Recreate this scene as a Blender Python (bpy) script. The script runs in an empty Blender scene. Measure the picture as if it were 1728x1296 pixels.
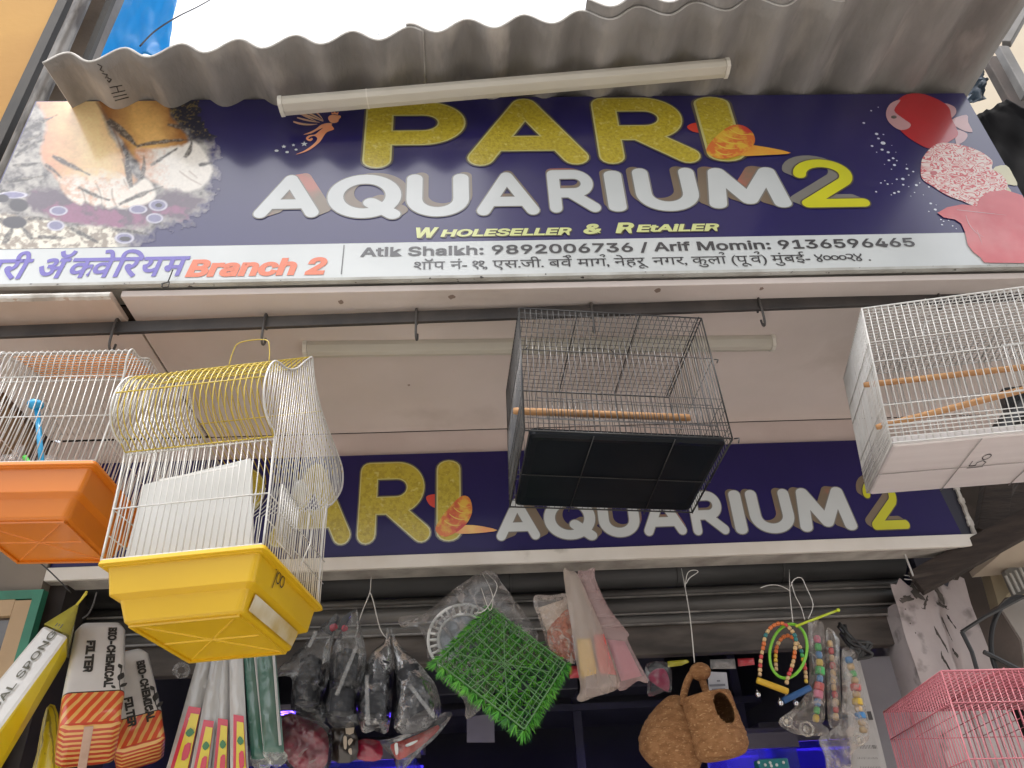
import bpy, bmesh, math, random
from math import sin, cos, pi, radians as rad
from mathutils import Vector as V, Matrix, Euler, noise as mnoise
from mathutils.geometry import delaunay_2d_cdt
SC = bpy.context.scene
COL = SC.collection
random.seed(7)

# ---------------------------------------------------------------- camera, sky, sun, exposure
EYE = V((0, 0, 1.5))
FPX, CX, CY = 1300.0, 864.0, 648.0            # focal length and centre in photo pixels (1728 x 1296)
ROT = (Matrix.Rotation(rad(-3.2526), 3, 'Z') @ Matrix.Rotation(rad(32.671), 3, 'X')
       @ Matrix(((1, 0, 0), (0, 0, -1), (0, 1, 0))) @ Matrix.Rotation(rad(-3.2704), 3, 'Z'))
cam = bpy.data.cameras.new('camera')
cam.sensor_fit = 'HORIZONTAL'; cam.sensor_width = 36; cam.lens = 36 * FPX / 1728
cam.clip_start = .05; cam.clip_end = 500
cam_o = bpy.data.objects.new('camera', cam); COL.objects.link(cam_o)
cam_o.matrix_world = Matrix.Translation(EYE) @ ROT.to_4x4()
SC.camera = cam_o

SUN_EL, SUN_AZ = rad(78), rad(190)            # azimuth measured from +Y clockwise: behind the camera
wd = bpy.data.worlds.new('World'); SC.world = wd; wd.use_nodes = True
nt = wd.node_tree; bg = nt.nodes['Background']
sky = nt.nodes.new('ShaderNodeTexSky'); sky.sky_type = 'NISHITA'; sky.sun_disc = False
sky.sun_elevation = SUN_EL; sky.sun_rotation = SUN_AZ; sky.dust_density = 6; sky.air_density = 1.2; sky.ozone_density = .6
hs = nt.nodes.new('ShaderNodeHueSaturation'); hs.inputs['Saturation'].default_value = .28
nt.links.new(sky.outputs[0], hs.inputs['Color']); nt.links.new(hs.outputs[0], bg.inputs[0])
bg.inputs[1].default_value = .15
sl = bpy.data.lights.new('sun', 'SUN'); sl.energy = .6; sl.angle = rad(25); sl.color = (1, .95, .88)
so = bpy.data.objects.new('sun', sl); COL.objects.link(so)
sd = V((sin(SUN_AZ) * cos(SUN_EL), cos(SUN_AZ) * cos(SUN_EL), sin(SUN_EL)))
so.rotation_euler = sd.to_track_quat('Z', 'Y').to_euler(); so.location = (0, -4, 8)
SC.view_settings.view_transform = 'Standard'; SC.view_settings.look = 'None'
SC.view_settings.gamma = 1; SC.view_settings.use_curve_mapping = False
SC.view_settings.exposure = 1.55
SC.cycles.max_bounces = 10; SC.cycles.diffuse_bounces = 5; SC.cycles.transparent_max_bounces = 24
SC.cycles.use_denoising = True; SC.cycles.caustics_reflective = False; SC.cycles.caustics_refractive = False

# ---------------------------------------------------------------- helpers
def W(x, y, Y=None, Z=None, X=None):
    """photo pixel -> the point of a real plane (Y=, Z= or X= in metres) seen there"""
    d = ROT @ V(((x - CX) / FPX, -(y - CY) / FPX, -1))
    t = Y / d.y if Y is not None else ((Z - EYE.z) / d.z if Z is not None else X / d.x)
    return EYE + d * t
def zm(s, ox, oy):
    return lambda x, y: (ox + x / s, oy + y / s)
def lerp(a, b, t): return a + (b - a) * t
def cr(pts, n=5, closed=True):
    """smooth curve through points"""
    P = [V(p) for p in pts]; m = len(P); out = []
    for i in range(m if closed else m - 1):
        if closed: a, b, c, d = P[i - 1], P[i], P[(i + 1) % m], P[(i + 2) % m]
        else: a, b, c, d = P[max(i - 1, 0)], P[i], P[i + 1], P[min(i + 2, m - 1)]
        for k in range(n):
            t = k / n
            out.append(.5 * (2 * b + (c - a) * t + (2 * a - 5 * b + 4 * c - d) * t * t + (3 * b - a - 3 * c + d) * t ** 3))
    if not closed: out.append(P[-1].copy())
    return out

class MB:
    def __init__(s): s.v = []; s.f = []; s.m = []
    def add(s, vs, fs, mi=0):
        o = len(s.v); s.v += [V(p) for p in vs]; s.f += [[i + o for i in f] for f in fs]; s.m += [mi] * len(fs); return s
    def box(s, c, d, R=None, mi=0):
        c = V(c); h = [x / 2 for x in d]
        vs = [V((sx * h[0], sy * h[1], sz * h[2])) for sx in (-1, 1) for sy in (-1, 1) for sz in (-1, 1)]
        if R is not None: vs = [R @ p for p in vs]
        return s.add([c + p for p in vs], [(0, 1, 3, 2), (4, 6, 7, 5), (0, 4, 5, 1), (2, 3, 7, 6), (0, 2, 6, 4), (1, 5, 7, 3)], mi)
    def tube(s, pts, r, n=6, cap=True, mi=0, closed=False):
        P = [V(p) for p in pts]; m = len(P); rr = r if isinstance(r, (list, tuple)) else [r] * m
        vs = []; up = None
        for i in range(m):
            a = P[i - 1] if (i or closed) else P[i]; b = P[(i + 1) % m] if (i < m - 1 or closed) else P[i]
            t = (b - a).normalized() if (b - a).length > 1e-9 else V((0, 0, 1))
            if up is None: up = V((0, 0, 1)) if abs(t.z) < .9 else V((1, 0, 0))
            x = t.cross(up)
            if x.length < 1e-6: x = t.orthogonal()
            x.normalize(); y = x.cross(t).normalized(); up = y
            vs += [P[i] + (x * cos(2 * pi * k / n) + y * sin(2 * pi * k / n)) * rr[i] for k in range(n)]
        fs = []
        for i in range(m if closed else m - 1):
            j = (i + 1) % m
            for k in range(n): fs.append((i * n + k, i * n + (k + 1) % n, j * n + (k + 1) % n, j * n + k))
        if cap and not closed: fs += [tuple(range(n))[::-1], tuple(range((m - 1) * n, m * n))]
        return s.add(vs, fs, mi)
    def lathe(s, prof, n=24, M=None, mi=0, sy=1):
        vs = []; m = len(prof)
        for (r, z) in prof: vs += [V((r * cos(2 * pi * k / n), sy * r * sin(2 * pi * k / n), z)) for k in range(n)]
        if M is not None: vs = [M @ p for p in vs]
        fs = []
        for i in range(m - 1):
            for k in range(n): fs.append((i * n + k, i * n + (k + 1) % n, (i + 1) * n + (k + 1) % n, (i + 1) * n + k))
        fs += [tuple(range(n))[::-1], tuple(range((m - 1) * n, m * n))]
        return s.add(vs, fs, mi)
    def ball(s, c, r, n=8, mi=0, sc=(1, 1, 1)):
        c = V(c); vs = []; fs = []; m = max(4, n // 2 + 1)
        for i in range(m):
            th = pi * i / (m - 1); q = max(sin(th), .02)
            vs += [c + V((r * q * cos(2 * pi * k / n) * sc[0], r * q * sin(2 * pi * k / n) * sc[1], r * cos(th) * sc[2])) for k in range(n)]
        for i in range(m - 1):
            for k in range(n): fs.append((i * n + k, (i + 1) * n + k, (i + 1) * n + (k + 1) % n, i * n + (k + 1) % n))
        return s.add(vs, fs, mi)
    def sheet(s, grid, mi=0):
        m, n = len(grid), len(grid[0])
        return s.add([p for r in grid for p in r], [(i * n + j, i * n + j + 1, (i + 1) * n + j + 1, (i + 1) * n + j) for i in range(m - 1) for j in range(n - 1)], mi)
    def build(s, name, mats, parent=None, smooth=False, solid=0, rim=None, bevel=0, M=None, weld=False, local=False):
        me = bpy.data.meshes.new(name)
        me.from_pydata([tuple(p) for p in s.v], [], [tuple(f) for f in s.f])
        if not isinstance(mats, (list, tuple)): mats = [mats]
        for m in mats: me.materials.append(m)
        for p, mi in zip(me.polygons, s.m): p.material_index = mi
        b = bmesh.new(); b.from_mesh(me)
        if weld: bmesh.ops.remove_doubles(b, verts=b.verts, dist=1e-5)
        bmesh.ops.recalc_face_normals(b, faces=b.faces); b.to_mesh(me); b.free()
        if smooth:
            for p in me.polygons: p.use_smooth = True
        o = bpy.data.objects.new(name, me); COL.objects.link(o)
        if M is not None: o.matrix_world = M
        if solid:
            md = o.modifiers.new('thickness', 'SOLIDIFY'); md.thickness = solid; md.offset = 0
            if rim: me.materials.append(rim); md.material_offset_rim = len(me.materials) - 1
        if bevel:
            md = o.modifiers.new('bevel', 'BEVEL'); md.width = bevel; md.segments = 2; md.limit_method = 'ANGLE'
        if parent is not None:
            if local: o.parent = parent       # vertices are in the thing's own posed space
            else: child(o, parent)
        return o
def wmat(o):
    return o.matrix_basis.copy() if o.parent is None else wmat(o.parent) @ o.matrix_parent_inverse @ o.matrix_basis
def child(o, parent):                       # parent a mesh whose vertices are in world coordinates
    w = wmat(parent).inverted(); o.parent = parent; o.matrix_parent_inverse = w
def tag(o, label=None, cat=None, group=None, kind=None):
    if label: o['label'] = label
    if cat: o['category'] = cat
    if group: o['group'] = group
    if kind: o['kind'] = kind
    return o
def thing(name, label, cat, loc=(0, 0, 0), group=None, R=None):
    o = bpy.data.objects.new(name, None); COL.objects.link(o); o.empty_display_size = .05
    M = Matrix.Translation(V(loc))
    if R is not None: M = M @ R.to_4x4()
    o.matrix_basis = M
    return tag(o, label, cat, group)

# ---------------------------------------------------------------- materials
MATS = {}
def mat(name, c, rough=.6, c2=None, scale=6, amt=(.35, .65), metal=0, bump=0, bscale=40, coat=0, coatr=.1, alpha=1, spec=.5,
        emit=None, es=0, detail=6, c3=None, s3=1.5, a3=(.5, .7), stretch=None, trans=0, sss=0, cior=1.5):
    if name in MATS: return MATS[name]
    m = bpy.data.materials.new(name); m.use_nodes = True; MATS[name] = m
    n = m.node_tree.nodes; l = m.node_tree.links; p = n['Principled BSDF']
    p.inputs['Base Color'].default_value = (*c, 1); p.inputs['Roughness'].default_value = rough
    p.inputs['Metallic'].default_value = metal; p.inputs['Alpha'].default_value = alpha
    p.inputs['Specular IOR Level'].default_value = spec
    p.inputs['Coat Weight'].default_value = coat; p.inputs['Coat Roughness'].default_value = coatr; p.inputs['Coat IOR'].default_value = cior
    p.inputs['Transmission Weight'].default_value = trans
    p.inputs['Subsurface Weight'].default_value = sss
    if emit: p.inputs['Emission Color'].default_value = (*emit, 1); p.inputs['Emission Strength'].default_value = es
    tc = n.new('ShaderNodeTexCoord'); vec = tc.outputs['Object']
    if stretch:
        mp = n.new('ShaderNodeMapping'); mp.inputs['Scale'].default_value = stretch; l.new(vec, mp.inputs[0]); vec = mp.outputs[0]
    def layer(base, col, sc, am, det):
        t = n.new('ShaderNodeTexNoise'); t.inputs['Scale'].default_value = sc; t.inputs['Detail'].default_value = det; l.new(vec, t.inputs['Vector'])
        r = n.new('ShaderNodeMapRange'); r.inputs[1].default_value = am[0]; r.inputs[2].default_value = am[1]; l.new(t.outputs[0], r.inputs[0])
        x = n.new('ShaderNodeMix'); x.data_type = 'RGBA'; l.new(r.outputs[0], x.inputs[0])
        if isinstance(base, tuple): x.inputs[6].default_value = (*base, 1)
        else: l.new(base, x.inputs[6])
        x.inputs[7].default_value = (*col, 1); return x.outputs[2]
    out = c
    if c2: out = layer(out, c2, scale, amt, detail)
    if c3: out = layer(out, c3, s3, a3, 8)
    if not isinstance(out, tuple): l.new(out, p.inputs['Base Color'])
    if bump:
        t = n.new('ShaderNodeTexNoise'); t.inputs['Scale'].default_value = bscale; t.inputs['Detail'].default_value = 5; l.new(vec, t.inputs['Vector'])
        b = n.new('ShaderNodeBump'); b.inputs['Strength'].default_value = min(bump, 1); b.inputs['Distance'].default_value = .004 * max(1, bump)
        l.new(t.outputs[0], b.inputs['Height']); l.new(b.outputs[0], p.inputs['Normal'])
    return m
def flex(name, c, c2=None, **k):            # printed flex banner: satin, catches the sky
    k.setdefault('rough', .3); k.setdefault('spec', .4); k.setdefault('coat', .85); k.setdefault('coatr', .13); k.setdefault('cior', 1.5)
    return mat(name, c, c2=c2, **k)

def film_mat(name, haze=(.04, .2), c=(.62, .63, .63), rough=.1, bump=1.2, bscale=45, tint=(.95, .96, .96), gloss=.01, shine=.6):
    """thin clear plastic: mostly see-through, milky in creases, shiny"""
    if name in MATS: return MATS[name]
    m = bpy.data.materials.new(name); m.use_nodes = True; MATS[name] = m; n = m.node_tree.nodes; l = m.node_tree.links
    n.remove(n['Principled BSDF']); out = n['Material Output']
    tr = n.new('ShaderNodeBsdfTransparent'); tr.inputs[0].default_value = (*tint, 1); df = n.new('ShaderNodeBsdfDiffuse'); df.inputs[0].default_value = (*c, 1)
    gl = n.new('ShaderNodeBsdfGlossy'); gl.inputs['Roughness'].default_value = rough
    tc = n.new('ShaderNodeTexCoord'); tx = n.new('ShaderNodeTexNoise'); tx.inputs['Scale'].default_value = bscale; tx.inputs['Detail'].default_value = 4; tx.inputs['Distortion'].default_value = 1.2; l.new(tc.outputs['Object'], tx.inputs['Vector'])
    bp = n.new('ShaderNodeBump'); bp.inputs['Strength'].default_value = 1; bp.inputs['Distance'].default_value = .0022 * bump; l.new(tx.outputs[0], bp.inputs['Height']); l.new(bp.outputs[0], gl.inputs['Normal']); l.new(bp.outputs[0], df.inputs['Normal'])
    t2 = n.new('ShaderNodeTexNoise'); t2.inputs['Scale'].default_value = bscale * .7; t2.inputs['Detail'].default_value = 6; t2.inputs['Distortion'].default_value = 2; l.new(tc.outputs['Object'], t2.inputs['Vector'])
    r = n.new('ShaderNodeMapRange'); r.inputs[1].default_value = .48; r.inputs[2].default_value = .68; r.inputs[3].default_value = haze[0]; r.inputs[4].default_value = haze[1]; l.new(t2.outputs[0], r.inputs[0])
    a = n.new('ShaderNodeMixShader'); l.new(r.outputs[0], a.inputs[0]); l.new(tr.outputs[0], a.inputs[1]); l.new(df.outputs[0], a.inputs[2])
    lw = n.new('ShaderNodeFresnel'); lw.inputs[0].default_value = 1.5; l.new(bp.outputs[0], lw.inputs['Normal'])
    ad = n.new('ShaderNodeMath'); ad.operation = 'ADD'; ad.use_clamp = True; ad.operation = 'MULTIPLY_ADD'; ad.inputs[1].default_value = shine; ad.inputs[2].default_value = gloss; l.new(lw.outputs[0], ad.inputs[0])
    b = n.new('ShaderNodeMixShader'); l.new(ad.outputs[0], b.inputs[0]); l.new(a.outputs[0], b.inputs[1]); l.new(gl.outputs[0], b.inputs[2]); l.new(b.outputs[0], out.inputs[0])
    return m
def translucent(m, c, fac):
    n = m.node_tree.nodes; l = m.node_tree.links; p = n['Principled BSDF']; t = n.new('ShaderNodeBsdfTranslucent'); t.inputs[0].default_value = (*c, 1)
    x = n.new('ShaderNodeMixShader'); x.inputs[0].default_value = fac; l.new(p.outputs[0], x.inputs[1]); l.new(t.outputs[0], x.inputs[2]); l.new(x.outputs[0], n['Material Output'].inputs[0]); return m

# ---------------------------------------------------------------- flat print on signs
def union(polys):
    vs = []; fs = []
    for p in polys:
        q = []
        for x in p:
            x = V((x[0], x[1]))
            if not q or (x - q[-1]).length > 1e-6: q.append(x)
        if (q[0] - q[-1]).length < 1e-6: q.pop()
        if len(q) < 3: continue
        if sum(a.x * b.y - b.x * a.y for a, b in zip(q, q[1:] + q[:1])) < 0: q = q[::-1]
        o = len(vs); vs += q; fs.append(list(range(o, o + len(q))))
    r = delaunay_2d_cdt(vs, [], fs, 1, 1e-7)
    return r[0], [f for f, src in zip(r[2], r[5]) if src]      # keep counters open
class Board:
    """a plane the print lies on: u along o->ex, v along ey; layer k sits k*0.7 mm in front"""
    def __init__(s, o, ex, ey, n, Y=None): s.o, s.ex, s.ey, s.n, s.Y = V(o), V(ex), V(ey), V(n), Y
    def uv(s, px): p = W(px[0], px[1], Y=s.Y); return V((p.x, p.z))
    def put(s, name, polys, k, m, parent, px=False, raw=False):
        if px: polys = [[s.uv(p) for p in q] for q in polys]
        if raw:
            vs = [p for q in polys for p in q]; fs = []; o_ = 0
            for q in polys: fs.append(list(range(o_, o_ + len(q)))); o_ += len(q)
        else: vs, fs = union(polys)
        mb = MB(); jit = {}
        if raw:
            for i, f in enumerate(fs):
                for q in f: jit[q] = (i % 9) * 1.5e-5
        mb.add([s.o + s.ex * p.x + s.ey * p.y + s.n * (.0007 * k + jit.get(i, 0)) for i, p in enumerate(vs)], fs)
        return mb.build(name, m, parent)
def capsule(a, b, t, n=8):
    a, b = V(a), V(b); d = b - a; an = math.atan2(d.y, d.x); h = t / 2
    return ([b + V((cos(an - pi / 2 + pi * i / n), sin(an - pi / 2 + pi * i / n))) * h for i in range(n + 1)]
            + [a + V((cos(an + pi / 2 + pi * i / n), sin(an + pi / 2 + pi * i / n))) * h for i in range(n + 1)])
def strokes(lines, t):
    out = []
    for L in lines:
        for a, b in zip(L[:-1], L[1:]): out.append(capsule(a, b, t))
    return out
def arc(cx, cy, rx, ry, a0, a1, n=14): return [(cx + rx * cos(rad(lerp(a0, a1, i / n))), cy + ry * sin(rad(lerp(a0, a1, i / n)))) for i in range(n + 1)]
GL = {
 'P': [[(0, 0), (0, 1)], [(0, 1)] + arc(.44, .71, .3, .29, 90, -90) + [(0, .42)]],
 'A': [[(0, 0), (.5, 1), (1, 0)], [(.2, .26), (.8, .26)]],
 'R': [[(0, 0), (0, 1)], [(0, 1)] + arc(.44, .72, .3, .28, 90, -90) + [(0, .44)], [(.34, .44), (.84, 0)]],
 'I': [[(0, 0), (0, 1)]],
 'Q': [arc(.5, .5, .5, .5, 0, 360, 32), [(.62, .3), (1.0, -.04)]],
 'U': [[(0, 1)] + arc(.4, .38, .4, .38, 180, 360) + [(.8, 1)]],
 'M': [[(0, 0), (.1, 1), (.5, .12), (.9, 1), (1, 0)]],
 '2': [arc(.4, .7, .36, .3, 175, -35) + [(.02, 0), (.86, 0)]],
}
def letter(ch, box, t, grow=0):
    """rounded letter stretched to box (u0,v0,u1,v1)"""
    P = strokes(GL[ch], t); X = [p.x for q in P for p in q]; Yv = [p.y for q in P for p in q]
    x0, x1, y0, y1 = min(X), max(X), min(Yv), max(Yv)
    if ch == 'Q': y0 = -.5 * t
    if grow: P = strokes(GL[ch], t + grow)
    u0, v0, u1, v1 = box
    return [[V((u0 + (p.x - x0) / (x1 - x0) * (u1 - u0), v0 + (p.y - y0) / (y1 - y0) * (v1 - v0))) for p in q] for q in P]
FONTS = {}
def font(key):
    if key and key not in FONTS:
        import os
        f = os.path.join(bpy.utils.system_resource('DATAFILES'), 'fonts', key)
        FONTS[key] = bpy.data.fonts.load(f) if os.path.exists(f) else None
    return FONTS.get(key)
def text_polys(s, off=0, shear=0, key='Inter.woff2', res=3):
    """triangles of a line of text, size 1, baseline 0; returns polys and width"""
    c = bpy.data.curves.new('text', 'FONT'); c.body = s; c.size = 1; c.shear = shear; c.resolution_u = res
    f = font(key)
    if f: c.font = f
    o = bpy.data.objects.new('text', c); COL.objects.link(o); bpy.context.view_layer.update()
    me = bpy.data.meshes.new_from_object(o.evaluated_get(bpy.context.evaluated_depsgraph_get()))
    P = [[V((me.vertices[i].co.x, me.vertices[i].co.y)) for i in p.vertices] for p in me.polygons]
    if off:                                     # embolden: a rim outside each outline
        cnt = {}
        for p in me.polygons:
            ids = list(p.vertices); ar = sum(me.vertices[a].co.x * me.vertices[b].co.y - me.vertices[b].co.x * me.vertices[a].co.y for a, b in zip(ids, ids[1:] + ids[:1]))
            if ar < 0: ids = ids[::-1]
            for a, b in zip(ids, ids[1:] + ids[:1]): cnt[(a, b)] = 1
        bd = [(a, b) for (a, b) in cnt if (b, a) not in cnt]; nv = {}
        for a, b in bd:
            d = me.vertices[b].co - me.vertices[a].co; d = V((d.y, -d.x)); d = d.normalized() if d.length > 1e-9 else d
            for q in (a, b): nv.setdefault(q, []).append(d)
        of = {}
        for q, L in nv.items():
            s = sum(L, V((0, 0))); s = s.normalized() if s.length > 1e-6 else L[0]
            of[q] = s * (off / max(.62, s.dot(L[0])))
        for a, b in bd:
            A = V(me.vertices[a].co[:2]); Bv = V(me.vertices[b].co[:2]); P.append([A, A + of[a], Bv + of[b], Bv])
    bpy.data.objects.remove(o); bpy.data.curves.remove(c); bpy.data.meshes.remove(me)
    return P
def bounds(P):
    X = [p.x for q in P for p in q]; Yv = [p.y for q in P for p in q]; return min(X), min(Yv), max(X), max(Yv)
def fit(P, u0, v0, u1, h, cap=.73):
    """place text polys so they span u0..u1 with baseline v0 and cap height h"""
    a = bounds(P); k = (u1 - u0) / (a[2] - a[0])
    return [[V((u0 + (p.x - a[0]) * k, v0 + p.y * h / cap)) for p in q] for q in P]
# ================================================================ setting
YS = 1.55            # upper sign plane
YL = 2.30            # lower sign plane
ZS = 2.80            # soffit height
asphalt = mat('asphalt', (.16, .155, .15), .9, (.22, .21, .2), 3, bump=1, bscale=60)
pave = mat('pavement_slab', (.40, .375, .345), .85, (.32, .305, .28), 2.5, bump=.6, bscale=30)
concrete = mat('concrete', (.30, .28, .26), .9, (.2, .185, .17), 5, bump=.8, bscale=35)
g = MB(); g.box((0, -30, -.12), (240, 57, .06)); tag(g.build('road', asphalt), kind='structure')
g = MB(); g.box((0, .45, -.05), (240, 3.9, .1)); tag(g.build('pavement', pave, bevel=.01), kind='structure')
g = MB(); g.box((0, 40, -.1), (240, 75.2, .1)); tag(g.build('ground', concrete), kind='structure')

# unseen building behind the camera, made tall to darken the sign's right-hand gloss
plaster_far = mat('far_plaster', (.42, .36, .30), .9, (.3, .26, .22), 2)
dark_glass = mat('dark_glass', (.03, .035, .04), .15)
t = thing('building', 'unseen plastered building across the road, sized to darken the sign reflection', 'building', (5.5, -11, 0))
g = MB(); g.box((6.2, -14, 12), (11, 6, 24.2)); g.build('wall', plaster_far, t)
for i in range(4):
    for k in range(3):
        g = MB(); g.box((2.6 + i * 3.2, -10.98, 2.2 + k * 3.6), (1.4, .08, 1.7)); g.build('window', dark_glass, t)

# ---- shop building: ceiling boards under the sign, wall board, back structure
soffit_m = mat('soffit_board', (.65, .575, .54), .75, (.59, .52, .48), 3.5, c3=(.47, .40, .355), s3=2.2, a3=(.58, .72), bump=.25, bscale=25)
soffit_d = mat('soffit_board_dirty', (.58, .48, .42), .8, (.48, .38, .31), 5, c3=(.10, .06, .04), s3=3.5, a3=(.56, .66), bump=.4, bscale=25)
edge_w = mat('chalky_edge', (.68, .66, .62), .8, (.4, .37, .33), 14)
soot = mat('soot_dark', (.022, .020, .019), .7, (.04, .035, .03), 8)
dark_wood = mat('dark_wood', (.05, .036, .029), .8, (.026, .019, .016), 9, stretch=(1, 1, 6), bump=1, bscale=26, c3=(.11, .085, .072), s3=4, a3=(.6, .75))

shop = thing('shop_building', 'narrow shop front with pinkish grey ceiling boards, open shutter and dark interior', 'shop', (0, 2.6, 0))
X0, X1 = -1.42, 1.86
SEAM = -.905
def board(name, x0, x1, y0, y1, z, m, th=.02, bev=.002):
    g = MB(); g.box(((x0 + x1) / 2, (y0 + y1) / 2, z + th / 2), (x1 - x0, y1 - y0, th)); return g.build(name, m, shop, bevel=bev)
board('ceiling_board', SEAM + .004, X1, YS + .012, 2.3065, ZS, soffit_m)
board('ceiling_board', X0, SEAM - .004, 1.70, 2.3065, ZS + .004, soffit_m)
o = board('ceiling_board', X0, SEAM - .01, YS - .006, 1.655, ZS - .014, soffit_d, .016); o['label'] = 'loose scorched ceiling board with chalky broken edge'
g = MB()                                                   # ragged chalky edge of the loose board
gr = []
for i in range(121):
    x = lerp(X0, SEAM - .012, i / 120); a = mnoise.fractal(V((x * 30, 1, 0)), 1, 2, 4) * .003; b = mnoise.fractal(V((x * 22, 8, 0)), 1, 2, 4) * .004
    gr.append([V((x, YS - .0085, ZS - .001 + a * .4)), V((x, YS - .0105 + a * .3, ZS - .008)), V((x, YS - .0085, ZS - .0145 + b)), V((x, YS + .004, ZS - .0155 + b))])
g.sheet(gr)
g.build('board_edge', edge_w, o)
wallb = MB(); wallb.box(((X0 + X1) / 2, 2.325, (2.70 + ZS) / 2), (X1 - X0, .03, ZS - 2.70 - .001)); wallb.build('wall_board', mat('wall_board', (.64, .55, .52), .7, (.57, .48, .45), 4, bump=.2), shop)
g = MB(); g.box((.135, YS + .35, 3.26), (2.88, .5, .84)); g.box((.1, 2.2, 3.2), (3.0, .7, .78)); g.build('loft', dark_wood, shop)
# small rust and scrape marks of the ceiling
g = MB()
for (px, py, r) in [(575, 510, 7), (762, 501, 8), (1110, 490, 7), (1285, 487, 5), (690, 650, 4), (1135, 655, 5)]:
    c = W(px, py, Z=ZS - .0008)
    a = 10; g.add([c + V((cos(2 * pi * k / a) * r * .0012 * random.uniform(.7, 1.2), sin(2 * pi * k / a) * r * .0014 * random.uniform(.6, 1.2), 0)) for k in range(a)], [tuple(range(a))])
tag(g.build('scrape_mark', mat('scrape', (.27, .2, .165), .8), shop))

# walls of the shop, opening and interior
YO = 2.5
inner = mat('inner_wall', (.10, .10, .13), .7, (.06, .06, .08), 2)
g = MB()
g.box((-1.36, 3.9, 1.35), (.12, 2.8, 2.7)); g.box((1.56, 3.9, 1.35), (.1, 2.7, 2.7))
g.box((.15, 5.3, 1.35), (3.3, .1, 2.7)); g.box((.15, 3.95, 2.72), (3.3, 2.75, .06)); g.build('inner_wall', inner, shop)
lint = mat('lintel', (.12, .10, .085), .75, (.05, .042, .037), 9, bump=.6, bscale=22, c3=(.19, .165, .145), s3=3, a3=(.52, .7), stretch=(.5, 1, 2))
z0 = 2.076; z1 = W(864, 1064, Y=YO).z
g = MB(); g.box((.06, YO + .03, (z0 + z1) / 2), (2.8, .05, z1 - z0)); g.build('lintel', lint, shop, bevel=.004)

shut = thing('rolling_shutter', 'rolled up grey steel shutter above the shop opening', 'shutter', (.06, YO, 2.3))
steel = mat('shutter_steel', (.105, .10, .095), .5, (.05, .047, .045), 7, metal=.3, c3=(.20, .19, .175), s3=3, a3=(.52, .7), stretch=(.35, 1, 2.5), bump=.3, bscale=18)
steel_d = mat('shutter_drum', (.06, .06, .06), .5, (.03, .029, .028), 5, metal=.35, c3=(.2, .19, .18), s3=2.6, a3=(.56, .72), stretch=(.35, 1, 2.5))
g = MB(); g.tube([(-1.3, YO + .0, 2.345), (1.42, YO + .0, 2.345)], .058, 20); g.build('drum', steel_d, shut, smooth=True)
for px in (470, 1147, 1330, 860):
    c = W(px, 985, Y=YO - .06); g = MB(); g.tube([(c.x, YO, 2.345)] * 1 + [(c.x + .006, YO, 2.345)], .0595, 20); g.build('drum_band', steel_d, shut, smooth=True)
zz = [W(864, y, Y=YO).z for y in (1003, 1017, 1046, 1064)]
def slat(za, zb, name, out=.028):
    n = 9; gr = []
    for x in (-1.3, 1.40): gr.append([V((x, YO - out * sin(pi * i / n) ** .7, lerp(za, zb, i / n))) for i in range(n + 1)])
    g = MB(); g.sheet(gr); return g.build(name, steel, shut, smooth=True, solid=.003)
slat(zz[0], zz[1], 'slat', .012); slat(zz[1] - .002, zz[2], 'slat', .03); slat(zz[2] - .002, zz[3], 'slat', .016)
for z in (zz[1], zz[2], zz[3]):
    g = MB(); g.box((.05, YO - .004, z), (2.7, .012, .006)); g.build('slat_rib', mat('rib', (.3, .28, .26), .45, (.14, .13, .12), 10, metal=.3), shut)

# peeling pillar right of the opening
pm = mat('peeling_plaster', (.50, .44, .43), .85, (.42, .36, .35), 6, bump=1.2, bscale=18, c3=(.16, .14, .13), s3=15, a3=(.58, .74), detail=9)
pm2 = mat('plaster_patch', (.48, .44, .435), .85, (.41, .37, .365), 7, bump=1.2, bscale=18)
pil = thing('pillar', 'peeling pale pink plaster pillar at the right of the shutter', 'pillar', (1.5, 2.5, 0))
zt = W(1510, 985, Y=2.42).z
g = MB(); gr = []
nx, nz = 26, 90
xl, xr = 1.325, 1.572
def pilx(x, z): return x
for j in range(nz + 1):
    z = lerp(.0, zt, j / nz); row = []
    for i in range(nx + 1):
        u = i / nx; x = lerp(xl, xr, u); y = 2.42
        q = mnoise.fractal(V((x * 9, 0, z * 6)), 1, 2, 4) * .010
        dd = max(0, .03 - abs(u - .57 - .06 * sin(z * 6))) / .03
        y += q + dd * .02
        row.append(V((x + mnoise.noise(V((0, i, z * 9))) * (.008 if i in (0, nx) else 0), y, z + (mnoise.noise(V((x * 40, 3, 0))) * .035 if j == nz else 0))))
    gr.append(row)
g.sheet(gr)
g.box(((xl + xr) / 2, 2.56, zt / 2 - .03), (xr - xl - .004, .24, zt - .06)); g.build('plaster', pm, pil, smooth=True)
g = MB()
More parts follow.
